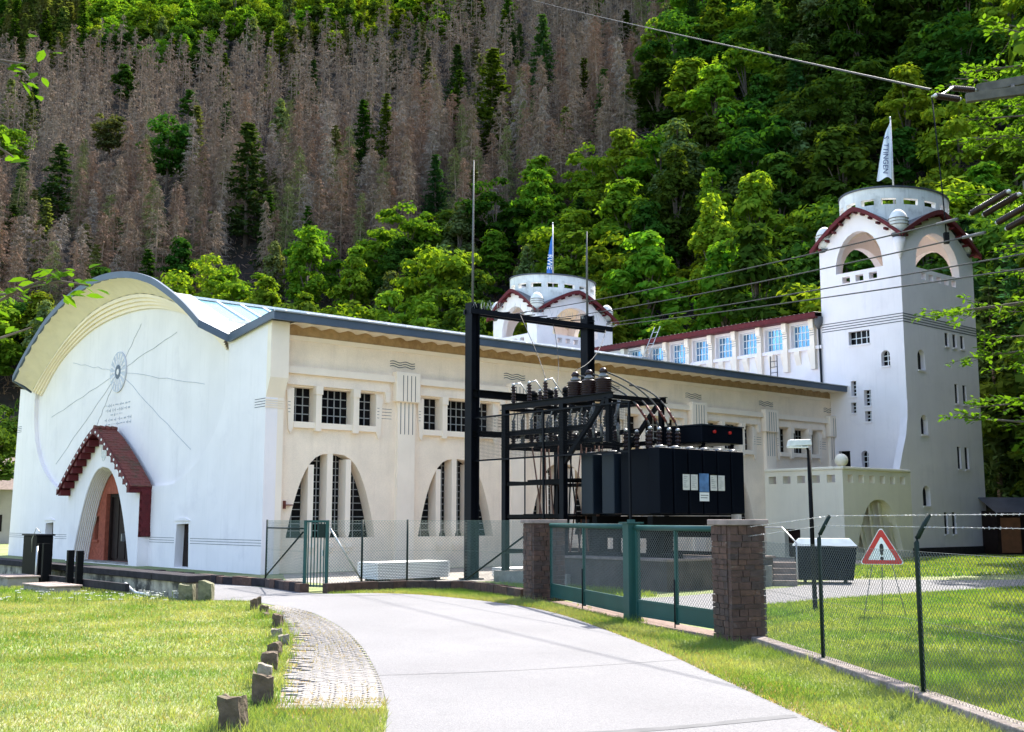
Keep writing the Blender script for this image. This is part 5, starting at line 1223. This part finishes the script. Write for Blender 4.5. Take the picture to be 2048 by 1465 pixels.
def zone(px, py):       # which trees grow where on the slope
    b = [(0,1345),(200,1285),(300,1190),(380,1010),(430,880),(470,560),(520,400),(560,250),(600,-50),(1500,-50)]
    for (y0, x0), (y1, x1) in zip(b, b[1:]):
        if y0 <= py <= y1:
            if px > x0+(x1-x0)*(py-y0)/(y1-y0): return 'leaf'
    if py < 0 and px > 1345: return 'leaf'
    if px < 170 and py < 95: return 'pine'
    tb = 90 if px < 420 else 90-.14*(px-420)
    if 130 < px < 900 and py < tb: return 'topleaf'
    return 'dead'
cand = []
y = 96.
while y < 470:
    step = 3.75+y*.0038; wd = .62*y+14; x = -wd
    while x < wd:
        cand.append((x+rg.uniform(-.45,.45)*step, y+rg.uniform(-.45,.45)*step)); x += step
    y += step*.92
dead = []; leafs = []; pines = []
for x, y in cand:
    if y < foot(x)-2: continue
    z = hillz(x, y); px, py = pix(x, y, z+14)
    if px < -260 or px > 2400 or py < -230: continue
    if px < 1650 and py > 690: continue
    if px < 420 and py > 800: continue
    kd = zone(px, py)
    (dead if kd == 'dead' else pines if kd == 'pine' else leafs).append((x, y, z, px, py, kd))
# thin the broadleaf trees: wider crowns
sel = []
grid = {}
for t in sorted(leafs, key=lambda t: t[1]):
    r_ = 5.9+t[1]*.006 if t[5] == 'leaf' else 6.6
    k = (int(t[0]//9), int(t[1]//9)); ok = True
    for i in (-1,0,1):
        for j in (-1,0,1):
            for q in grid.get((k[0]+i,k[1]+j), ()):
                if (q[0]-t[0])**2+(q[1]-t[1])**2 < r_*r_: ok = False
    if ok: grid.setdefault(k, []).append(t); sel.append(t)
leafs = sel
def place(px, py):
    h = 'high' if py < 150 else 'rather high' if py < 300 else 'halfway up' if py < 430 else 'low' if py < 560 else 'lowest'
    for x, t in ((120,'at the left edge'),(300,'above the left flank of the arch'),(480,'above the gable valley'),(700,'above the first long wall bay'),(900,'left of the tall gantry column'),(1080,'right of the tall gantry rod'),(1250,'behind the far tower'),(1400,'above the left of the wing roof'),(1520,'above the middle of the wing roof'),(1660,'just left of the right tower'),(1780,'left of the white flag'),(1900,'right of the white flag'),(9999,'at the right edge')):
        if px < x: return h, t
def lt_label(px, py, kd):
    h, t = place(px, py)
    if kd == 'topleaf': return 'bright green broadleaf tree in the top left patch, %s' % t, 'broadleaf trees at the top of the slope'
    return 'green broadleaf tree %s on the slope, %s' % (h, t), 'broadleaf trees on the slope'
leafs.sort(key=lambda t: t[1]); inl = [t for t in leafs if -60 <= t[3] <= 2110]
stuffL = inl[290:]+[t for t in leafs if not -60 <= t[3] <= 2110]
for x, y, z, px, py, kd in inl[:290]:
    k = rg.randrange(6); s = rg.uniform(.8,1.2)*(1.4 if px > 1250 else 1.3 if kd == 'leaf' else 1.05); lb, gp = lt_label(px, py, kd)
    dark = (1700 < px < 1980 and py < 230) or (1500 < px < 1760 and 60 < py < 330 and rg.random() < .6)  # deeper leaf colour carries the shade of the upper right slope
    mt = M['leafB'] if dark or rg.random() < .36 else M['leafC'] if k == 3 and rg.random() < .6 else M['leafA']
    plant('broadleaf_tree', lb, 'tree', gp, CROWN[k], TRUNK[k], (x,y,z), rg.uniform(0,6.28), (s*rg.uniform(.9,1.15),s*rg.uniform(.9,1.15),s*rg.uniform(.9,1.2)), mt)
def on_hill(px, py):    # ground point of the slope seen in a direction
    dx, dz = (px-1024)/2250, -(py-732.5)/2250; d = Vector((dx, cP-sP*dz, sP+cP*dz)); t = 90.
    while t < 520:
        p = d*t; 
        if p.z+2 < hillz(p.x, p.y): break
        t += .5
    return (p.x, p.y, hillz(p.x, p.y))
SPL = [(490,470,'big dark live spruce with wide drooping boughs among the dead trees, left of centre',1.05,3),(112,430,'dark green spruce among dead trees near the left edge',.9,1),(1085,190,'tall dark spruce with pale top high on the slope, right of centre',1.0,2),(915,190,'slim dark spruce high on the slope left of the tall one',.85,0),(725,320,'mid green spruce standing alone left of the slope centre',.8,1),(985,290,'broad light green spruce below the two dark ones',1.0,3),(870,420,'dark spruce half hidden by dead trees above the hall roof',.7,0),(1390,150,'dark conifer at the edge of the green wood, upper right',.9,2),(1840,150,'very dark spruce in the shaded gap above the right tower',1.15,3),(1790,120,'black green spruce left of the shaded gap above the right tower',1.0,1),(1890,110,'black green spruce at the right of the shaded gap',1.1,0),(1700,170,'dark spruce in the shaded slope left of the black green ones',1.1,2),(1600,330,'dark spruce in the shade below the tall birch',1.0,0),(1545,250,'dark spruce left of the tall birch',1.0,3),(1920,190,'dark spruce above the crossarm',1.1,2),(1160,560,'thin dying spruce behind the far tower flagpole',.7,2)]
SBL = [(332,370,'large round green tree standing out among the dead spruces at left',1.15,0,'leafB'),(215,310,'smaller pale green tree left of the large round one',.8,4,'leafC'),(375,250,'slim green tree just above the large round one',.7,5,'leafB'),(245,215,'green tree in the dead spruces near the upper left',.85,1,'leafB'),(548,110,'bright yellow green tree at the upper edge of the dead wood',.7,4,'leafA'),(20,330,'green tree at the left edge of the slope',.8,2,'leafA'),(560,290,'pale thin tree among dead spruces left of the solitary spruce',.75,3,'leafC'),(1340,75,'bright green tree at the boundary of the dead wood, upper right',.9,4,'leafA'),(1640,200,'tall pale green birch above the gap between the towers',1.25,3,'leafC'),(1600,480,'pale birch right behind the wing roof',1.0,3,'leafC'),(1480,560,'silvery birch behind the wing roof left of the other birch',.95,3,'leafC'),(785,640,'yellow green bush tree directly behind the hall eaves',.62,2,'leafA')]
FREE = [on_hill(q[0], q[1]+25)[:2] for q in SPL if q[0] < 1300]+[on_hill(q[0], q[1]+20)[:2] for q in SBL if q[0] < 1300]
dead = [t for t in dead if not any(abs(t[0]-f[0]*t[1]/f[1]) < 4.6 and -24 < t[1]-f[1] < 3 for f in FREE)]
for px, py, lb, s, k in SPL:
    x, y, z = on_hill(px, py+25); w_ = 2.3 if px in (490,112,985) else 1.75; plant('spruce_tree', lb, 'tree', None, SPC[k], SPT[k], (x,y,z), px, (s*w_,s*w_,s), M['leafB'] if px in (985,725) else None)
for px, py, lb, s, k, m_ in SBL:
    x, y, z = on_hill(px, py+20); s *= 1.3; plant('broadleaf_tree', lb, 'tree', None, CROWN[k], TRUNK[k], (x,y,z), px, (s,s,s), M[m_])
dead.sort(key=lambda t: t[1])
def thin(t): return math.sin(t[0]*.11+2*math.sin(t[1]*.05))*math.sin(t[1]*.085+1.5*math.sin(t[0]*.06))
dead = [t for t in dead if not (thin(t) > .45 and rg.random() < .45)]
live = [t for t in dead if -60 <= t[3] <= 2110 and rg.random() < (.05 if thin(t) < .3 else .16)]; dead = [t for t in dead if t not in live]
for x, y, z, px, py, kd in live:
    k = rg.randrange(4); s = rg.uniform(.55,.9)
    plant('spruce_tree', 'green spruce among dead ones %s on the slope, %s' % place(px, py), 'tree', 'green spruces scattered in the dead wood', SPC[k], SPT[k], (x,y,z), rg.uniform(0,6.28), (s*1.6,s*1.6,s), rg.choice([M['leafB'],M['deadolive'],M['spruce'],M['leafC'],M['leafB']]))
dead = [t for t in dead if -60 <= t[3] <= 2110]+[t for t in dead if not -60 <= t[3] <= 2110]
for x, y, z, px, py, kd in dead[:300]:
    k = rg.randrange(5); s = rg.uniform(.72,1.1)
    lb = 'bare brown dead spruce %s on the slope, %s' % place(px, py)
    plant('dead_spruce', lb, 'tree', 'dead spruces standing on the slope', DEADC[k], DEADT[k], (x,y,z), rg.uniform(0,6.28), (s*1.2,s*1.2,s*rg.uniform(.85,1.2)), rg.choice([None,None,None,None,M['deadred'],M['deadred'],M['deadred'],M['deadgrey'],M['deadolive']]))
def mass(name, label, base, pts, mt, smin, smax):
    vs = []
    for x, y, z, *_ in pts:
        b = base[rg.randrange(len(base))]; a = rg.uniform(0,6.28); s = rg.uniform(smin,smax); ca, sa = math.cos(a)*s, math.sin(a)*s
        vs.append(b @ np.array([[ca*1.15,sa*1.15,0],[-sa*1.15,ca*1.15,0],[rg.gauss(0,.035),rg.gauss(0,.035),s*rg.uniform(.9,1.15)]]) + np.array([x,y,z]))
    if not vs: return
    v = np.concatenate(vs); o = numesh(name, v, qfaces(len(v)), mt, None, 4); tag(o, label, 'forest', None, 'stuff')
mass('dead_spruce_wood', 'mass of bare brown dead spruces covering the middle of the slope', [np.concatenate([dead_pts(20+k,64,9,90+k,1.0,.085), spike_pts(20+k,.17,4)]) for k in range(4)], dead[300:], M['deadwood'], .72, 1.1)
nb = 42000; bx_ = NP.uniform(-200,90,nb); by_ = NP.uniform(140,330,nb); kk = [i for i in range(nb) if abs(bx_[i]) < .5*by_[i] and by_[i] > foot(bx_[i])]
p_ = np.array([(bx_[i],by_[i],hillz(bx_[i],by_[i])+NP.uniform(0,1.6)) for i in kk]); d_ = NP.normal(size=(len(kk),3))*np.array([.9,.9,.7])+np.array([0,0,.5])
v = ribbons(p_, p_+d_, np.full(len(kk),.10), NP); o = numesh('brushwood', v, qfaces(len(v)), M['deadred'], None, 4); tag(o, 'brown brushwood and fallen twigs on the forest floor', 'brushwood', None, 'stuff')
LIGHT = []
for k, (R_, Hh, shp) in enumerate([(4.6,9.5,'round'),(4.0,11,'tall'),(4.6,9,'round')]):
    v, _ = crown_pts(R_, Hh, 34, 42, .50, shp, 120+k); v[:,2] += 4; LIGHT.append(v)
mass('far_broadleaf_wood', 'mass of bright green broadleaf trees along the top of the slope', LIGHT, stuffL, M['leafA'], .8, 1.15)
for x, y, z, px, py, kd in [t for t in pines if -60 <= t[3]]:
    k = rg.randrange(4); s = rg.uniform(.75,1.05); plant('pine_tree', 'grey green conifer in the group at the top left corner', 'tree', 'conifers at the top left', SPC[k], SPT[k], (x,y,z), rg.uniform(0,6.28), (s*1.8,s*1.8,s), rg.choice([M['leafB'],M['leafC'],M['deadolive']]))

# trees standing on the flat behind the right tower and left of the hall
for x, y, s, k, lb in [(44,86,1.25,4,'tall tree at the right edge behind the shed'),(45,92,1.3,2,'large tree at the far right foot of the slope'),(34,96,1.2,1,'tall tree on the foot of the slope behind the right tower'),(27,92,1.0,5,'slim tree behind the wing and the right tower'),(-52,100,.8,2,'rounded tree left of the hall gable'),(-44,92,.75,4,'shrubby tree touching the left edge of the gable'),(-48,112,1.0,0,'dark tree behind the left end of the hall'),(-40,118,1.0,1,'tall tree behind the left end of the hall'),(-34,108,.9,5,'tree peeking over the left shoulder of the arch'),(-57,84,.62,3,'weeping pale tree beside the distant house at the left edge')]:
    plant('broadleaf_tree', lb, 'tree', None, CROWN[k], TRUNK[k], (x,y,hillz(x,y) if y > foot(x) else 0), x, (s,s,s*1.05), M['leafB'] if k != 3 else M['leafA'])
for x, y, s in [(30.5,56,1.45),(29.5,49,1.5),(27,43,1.4),(25,38,1.3),(31,52,2.1),(37,58,2.2),(43,64,2.2),(36,46,2.1),(43,50,2.2),(50,58,2.3),(31,38,1.9),(40,38,2.1),(49,46,2.3),(26,30,1.7),(35,30,2.1),(44,30,2.3),(30,22,2.0),(52,36,2.3),(33,60,1.7),(60,48,2.4),(58,30,2.4),(40,20,2.2)]:  # mostly out of view, added to keep sky light off the tower's right face
    k = int(x*7+y) % 6; plant('broadleaf_tree', 'tall tree of the wood right of the lawn, added to shade the tower', 'tree', 'wood right of the lawn added to shade the tower', CROWN[k], TRUNK[k], (x,y,0), x*y, (s,s,s*1.1), M['leafB'])
for x, y, s, k, lb in [(31.5,73,.75,1,'dark spruce directly behind the timber shed'),(34.5,75,.8,3,'second dark spruce from the tower behind the shed'),(38,77,.85,0,'dark spruce at the right edge behind the shed'),(33,80,.95,2,'tall dark spruce rising behind the shed spruces'),(37.5,84,1.0,1,'tall dark spruce farthest right behind the shed'),(29.5,78,.7,0,'slim dark spruce close to the tower side')]:  # dark spruces put in for the deep shade beside the tower
    plant('spruce_tree', lb, 'tree', 'dark spruces added for the deep shade behind the shed', SPC[k], SPT[k], (x,y,0), x, (s*1.5,s*1.5,s), None)
for x, y, s, k in [(34.5,73.0,1.15,2),(37.5,70.5,1.2,0),(33.2,70.9,.8,4)]:
    plant('broadleaf_tree', 'dense tree shading the timber shed from behind', 'tree', 'trees shading the shed', CROWN[k], TRUNK[k], (x,y,0), x, (s,s,s), M['leafB'])
for i in range(18):  # trees sunk into the ground out of view, added to block light under the crowns
    y = 27+2.1*i; x = .455*y+6.2+(i % 3)*3.4; k = (i*5) % 6; s = 1.0+.12*(i % 3)
    plant('broadleaf_tree', 'low sunk tree right of the lawn, added to darken the tower', 'tree', 'unseen low trees added to darken the tower', CROWN[k], TRUNK[k], (x,y,-3.1*s), i*1.7, (s*1.1,s*1.1,s), M['leafB'])
# ------------------------------------------------------------------ near trees with single leaves
def leaf_cloud(pts, dirs, size, rng):
    n = len(pts); nr = np.stack([rng.normal(size=n)*.45, rng.normal(size=n)*.45, np.ones(n)],1); nr /= np.linalg.norm(nr,axis=1,keepdims=True)
    t = dirs - nr*np.sum(dirs*nr,1,keepdims=True); t /= np.linalg.norm(t,axis=1,keepdims=True)+1e-9; b = np.cross(nr, t); s = np.asarray(size).reshape(-1,1)
    dz = nr*s*.07
    return np.stack([pts, pts+t*s*.28-b*s*.20+dz, pts+t*s*.62-b*s*.22+dz, pts+t*s, pts+t*s*.62+b*s*.22+dz, pts+t*s*.28+b*s*.20+dz], 1).reshape(-1,3)
def near_tree(label, base, hgt, branches, leafsz, seed, mt, per, spread=.5):
    r = np.random.default_rng(seed); T = thing('leafy_tree', label, 'tree', base); t = MB()
    t.tube([(0,0,-.2),(.05,0,hgt*.3),(-.05,.05,hgt*.7),(0,0,hgt)], [.2*hgt/11,.15*hgt/11,.09*hgt/11,.02], 8); L_ = []
    for z0, az, ln, up in branches:
        d = Vector((math.cos(az), math.sin(az), up)); p0 = Vector((0,0,z0)); P_ = [p0+d*(ln*k/6)+Vector((0,0,-.03*ln*(k/6)**2*ln*.25)) for k in range(7)]
        t.tube(P_, [max(.008, .016*ln*(1-k/7)) for k in range(7)], 5, False)
        for k in range(int(ln*4.2)):
            f = r.uniform(.2,1); a = P_[min(5,int(f*6))].lerp(P_[min(6,int(f*6)+1)], f*6-int(f*6)); tw = Vector((d.x+r.normal()*.7, d.y+r.normal()*.7, r.normal()*.22-.12)).normalized()*r.uniform(.4,1.0)*spread*1.6
            t.tube([a,a+tw], .006, 3, False); n = per
            fs = r.uniform(.1,1,n)[:,None]; pts = np.array(a)+np.array(tw)*fs+r.normal(size=(n,3))*.035; side = np.cross(np.array(tw),[0,0,1.]); side /= np.linalg.norm(side)+1e-9
            dd = np.array(tw)[None]*.8/np.linalg.norm(tw)+side[None]*r.choice([-1,1],n)[:,None]*r.uniform(.5,1.1,(n,1))+np.array([0,0,-.25]); L_.append(leaf_cloud(pts, dd, leafsz*r.uniform(.7,1.25,n), r))
    t.build('trunk', M['bark'], T, recalc=False); v = np.concatenate(L_); numesh('crown', v, np.arange(len(v)).reshape(-1,6), mt, T, 6); return T
rb_ = random.Random(3)
near_tree('leafy tree reaching in from the right edge in front of the tower', (13.6,22.5,0), 13.5, [(rb_.uniform(2.8,12), rb_.uniform(0,6.28), rb_.uniform(2.6,4.7), rb_.uniform(-.05,.4)) for _ in range(105)], .15, 5, M['leafNear'], 15)
TW = thing('leafy_twigs', 'young tree at the left edge whose leafy twigs hang into the picture', 'tree', (-3.35,4.9,0)); t = MB(); lv_ = []
t.tube([(0,0,-.2),(.05,0,1.6),(-.03,.03,3.4),(0,0,5.0)], [.075,.06,.04,.01], 8); r = np.random.default_rng(9)
for p0, path, nl in [((0,0,3.3),[(1.10,-.3,3.96),(1.28,-.3,3.93),(1.36,-.3,4.02)],3),((0,0,3.1),[(1.14,-.3,3.95),(1.26,-.3,3.90),(1.31,-.3,3.84)],9),((0,0,2.9),[(1.05,-.3,3.58),(1.18,-.3,3.56),(1.24,-.3,3.52)],11),((0,0,2.2),[(1.1,-.3,2.91),(1.25,-.3,2.93),(1.42,-.3,3.00)],22),((0,0,2.3),[(1.3,-.3,2.95),(1.45,-.28,2.99),(1.58,-.28,2.97)],20),((0,0,2.1),[(1.1,-.3,2.70),(1.25,-.3,2.75),(1.36,-.3,2.79)],4),((0,0,2.3),[(1.0,-.3,2.82),(1.12,-.3,2.86),(1.22,-.3,2.80)],9)]+[((0,0,z0),[(math.cos(a)*.5,math.sin(a)*.5,z0+.5),(math.cos(a)*.9,math.sin(a)*.9,z0+.7)],40) for z0, a in ((2.4,2.5),(3,3.4),(3.4,1.9),(3.8,4.2),(4.1,2.9))]:
    q = [Vector(p0)]+[Vector(p) for p in path]; t.tube(q, [.014]+[.006]*(len(q)-2)+[.003], 5, False)
    f = r.uniform(.0,1,nl)[:,None]; a = np.array(q[-2]); b = np.array(q[-1]); pts = a+(b-a)*f+r.normal(size=(nl,3))*.03; dd = r.normal(size=(nl,3))*np.array([.8,.8,.35])+(b-a)*3; lv_.append(leaf_cloud(pts, dd, r.uniform(.045,.085,nl), r))
t.build('trunk', M['bark'], TW, recalc=False); v = np.concatenate(lv_); numesh('crown', v, np.arange(len(v)).reshape(-1,6), M['leafNear'], TW, 6)
# ------------------------------------------------------------------ shed and distant house
SH = thing('timber_shed', 'dark timber shed with a brown door right of the tower foot', 'shed', (30.6,67.5,0), math.radians(8))
MB().box((-2.8,-1.5,0),(2.8,1.5,2.5)).build('wall', M['wood'], SH)
MB().add([(-3.1,-1.9,2.4),(3.1,-1.9,2.4),(3.1,0,3.3),(-3.1,0,3.3),(3.1,1.9,2.4),(-3.1,1.9,2.4)], [(0,1,2,3),(3,2,4,5)]).build('roof', M['slate'], SH)
MB().box((-2.6,-1.56,.1),(-1.4,-1.5,2.1)).build('door', mat('brown_door', (.20,.075,.03), .7, .2), SH)
for i in range(8): MB().box((-1.2+.48*i,-1.53,.05),(-.76+.48*i,-1.5,2.4)).build('board', M['wood'], SH)
DH = thing('distant_house', 'small pale distant house at the left edge beyond the hall', 'house', (-44.5,98,0), math.radians(25))
MB().box((-4,-3,0),(4,3,4.6)).build('wall', M['brownhouse'], DH)
MB().add([(-4.4,-3.4,4.5),(4.4,-3.4,4.5),(4.4,0,7.4),(-4.4,0,7.4),(4.4,3.4,4.5),(-4.4,3.4,4.5),(-4,-3,4.6),(-4,3,4.6),(-4,0,7.2),(4,-3,4.6),(4,3,4.6),(4,0,7.2)], [(0,1,2,3),(3,2,4,5),(6,7,8),(9,10,11)]).build('roof', M['capstone'], DH)
for i in range(3): MB().box((-3+2.4*i,-3.06,1.0),(-2+2.4*i,-3,2.4)).build('window', M['glass'], DH)
for i in range(2): MB().box((4,-2+2.4*i,1.0),(4.06,-1+2.4*i,2.4)).build('window', M['glass'], DH)
# ------------------------------------------------------------------ grass
def inpoly(P_, x, y):
    c = np.zeros(len(x), bool); P_ = np.asarray(P_); n = len(P_); j = n-1
    for i in range(n):
        xi, yi = P_[i]; xj, yj = P_[j]; m_ = ((yi > y) != (yj > y)) & (x < (xj-xi)*(y-yi)/(yj-yi+1e-12)+xi); c ^= m_; j = i
    return c
RNDP = ROADL + ROADR[::-1]; PVP = PIN + POUT[::-1]
YARD = [(v.co.x, v.co.y) for v in bpy.data.objects['yard_road'].data.vertices]
r = np.random.default_rng(2)
def blades(poly, dens, h, w, excl=(), lean=.5, clump=0.):
    P_ = np.asarray(poly); x0, y0 = P_.min(0); x1, y1 = P_.max(0); n = int((x1-x0)*(y1-y0)*dens); x = r.uniform(x0,x1,n); y = r.uniform(y0,y1,n)
    k = inpoly(poly, x, y)
    for e in excl: k &= ~inpoly(e, x, y)
    x, y = x[k], y[k]
    if clump: q = .5+.5*np.sin(x*2.1+1.7*np.sin(y*1.3))*np.sin(y*1.7+1.3*np.sin(x*.9)); k = r.random(len(x)) < (1-clump)+clump*q; x, y = x[k], y[k]
    n = len(x); a = r.uniform(0,2*np.pi,n); hh = h*r.uniform(.45,1.35,n); b = r.uniform(0,2*np.pi,n); ln = hh*lean*r.uniform(.2,1.6,n)
    p = np.stack([x,y,np.zeros(n)],1); s = np.stack([np.cos(a),np.sin(a),np.zeros(n)],1)*w*.5
    t = p+np.stack([np.cos(b)*ln,np.sin(b)*ln,hh],1)
    return np.stack([p-s,p+s,t],1).reshape(-1,3)
def grass(name, label, parts, m):
    v = np.concatenate(parts); o = numesh(name, v, np.arange(len(v)).reshape(-1,3), m); tag(o, label, 'grass', None, 'stuff')
LAWNL = [(-8.5,9.3),(-1.2,9.3)] + [(-1.35,11.9)] + [(p[0]+.02,p[1]) for p in PIN[::-1]] + [(-6.4,28.2),(-8.0,28.3),(-14,28.3),(-13,20)]
NEARL = [(-7,9.3),(-1.2,9.3),(-1.35,11.9)] + [(p[0]+.02,p[1]) for p in PIN[::-1] if p[1] < 17] + [(-7.5,17)]
FARL = [(-7.5,16.2)] + [(p[0]+.02,p[1]) for p in PIN[::-1] if p[1] >= 16.2] + [(-6.4,28.2),(-8.0,28.4),(-15,28.4),(-10,16.2)]
ex = (RNDP, PVP)
grass('lawn_grass', 'short sunlit yellowish grass of the lawn at the lower left', [blades(NEARL, 1500, .045, .011, ex, .7, .25), blades(FARL, 620, .05, .02, ex, .7, .25), blades([(-8.2,28.2),(-15,28.2),(-20,38),(-16.4,38.4)], 330, .10, .03, ex, .6, .2), blades([(-3.2,9.3),(-1.1,9.3),(-1.3,12.3),(-2.9,12.8)], 1500, .08, .012, ex, .6, .3)], M['grass'])
grass('paver_grass', 'dry straw and tufts growing between the pavers', [blades(PVP, 300, .05, .012, (), .8, .9), blades([(-2.6,11.9),(-1.3,11.9),(-1.35,12.9),(-2.7,12.9)], 900, .06, .012, (), .8, .5), blades(LAWNL, 160, .06, .012, ex, .9, .5)], M['drygrass'])
VERGE = [(p[0],p[1]) for p in ROADR if 9 < p[1] < 31.2] ; VERGE = VERGE + [(4.95,8.5),(4.6,12.9),(4.33,16.05),(4.0,18.6),(3.3,19.2),(2.4,22.4),(.7,28.2),(.2,29),(-1.3,32.7),(-3.0,32.9),(-4.3,32.0)]
grass('verge_grass', 'rough green grass verge between the road and the fence', [blades(VERGE, 1500, .075, .013, (RNDP,), .7, .35)], M['grass'])
EDG = edge(ROADR[24:80], None, .75, .0, 1)
grass('verge_straw', 'dry straw along the right edge of the road', [blades(EDG, 900, .05, .012, (RNDP,), .9, .4)], M['drygrass'])
LAWNR = [(4.75,9.3),(9.5,9.3),(20,30),(24,38.3),(15,34),(8.8,29.5),(6,27),(4.5,24.8),(4.0,22),(4.15,18.6),(4.45,16),(4.7,12.9)]
grass('right_lawn_grass', 'lush green grass of the lawn behind the barbed wire fence', [blades([(4.75,9.3),(9.5,9.3),(13,17),(4.5,17)], 1500, .10, .014, (YARD,), .6, .3), blades([(4.4,17),(13,17),(20,30),(24,38.3),(15,34),(8.8,29.5),(6,27),(4.5,24.8),(4.0,22)], 620, .08, .024, (YARD,), .6, .25)], M['grassR'])
grass('yard_grass', 'strip of bright grass by the tower foot and around the yard', [blades([(11,38.8),(27,44.5),(34,60),(24,62),(15,50)], 110, .12, .05, (YARD,), .6, .3), blades([(.9,28.2),(3.9,30.0),(2.6,33.2),(-1.0,35.4),(-1.2,33.2)], 420, .14, .02, (YARD,), .5, .5)], M['grassR'])
tf = []
STN = [(-5.71,25.39),(-5.22,24.21),(-5.05,23.6),(-4.37,21.45),(-4.0,19.57),(-3.68,18.57),(-3.46,16.79),(-3.23,15.38),(-2.98,13.94),(-2.71,12.58),(-2.66,11.07),(4.33,16.05),(4.59,12.92),(3.4,18.9),(.5,28.4),(2.3,22.5)]
for x, y in STN: tf.append(blades([(x-.32,y-.26),(x+.32,y-.26),(x+.32,y+.26),(x-.32,y+.26)], 420, .15, .014, (RNDP,), .5, 0))
for i in range(70):
    x, y = r.uniform(-9,9.5), r.uniform(10,28); tf.append(blades([(x-.16,y-.16),(x+.16,y-.16),(x+.16,y+.16),(x-.16,y+.16)], 500, .12, .016, (RNDP,PVP,YARD), .6, 0))
grass('grass_tuft', 'longer grass tufts around the edging stones and posts', [t for t in tf if len(t)], M['grass'])
# weeds with white umbels at the lawn edge
w = MB(); fl_ = MB()
for i in range(90):
    x, y = r.uniform(-13.5,-8.2), r.uniform(27.0,28.6); h = r.uniform(.08,.30); w.tube([(x,y,0),(x+r.normal()*.03,y,h)], .006, 3, False)
    for k in range(4): qx, qy = x+r.normal()*.035, y+r.normal()*.02; fl_.box((qx,qy,h-.006),(qx+.022,qy+.02,h+.008))
a_ = w.build('weed', M['grass'], None, recalc=False); tag(a_, 'pale weeds with white flower heads along the far edge of the left lawn', 'weeds', None, 'stuff'); b_ = fl_.build('flower', M['plate'], a_)
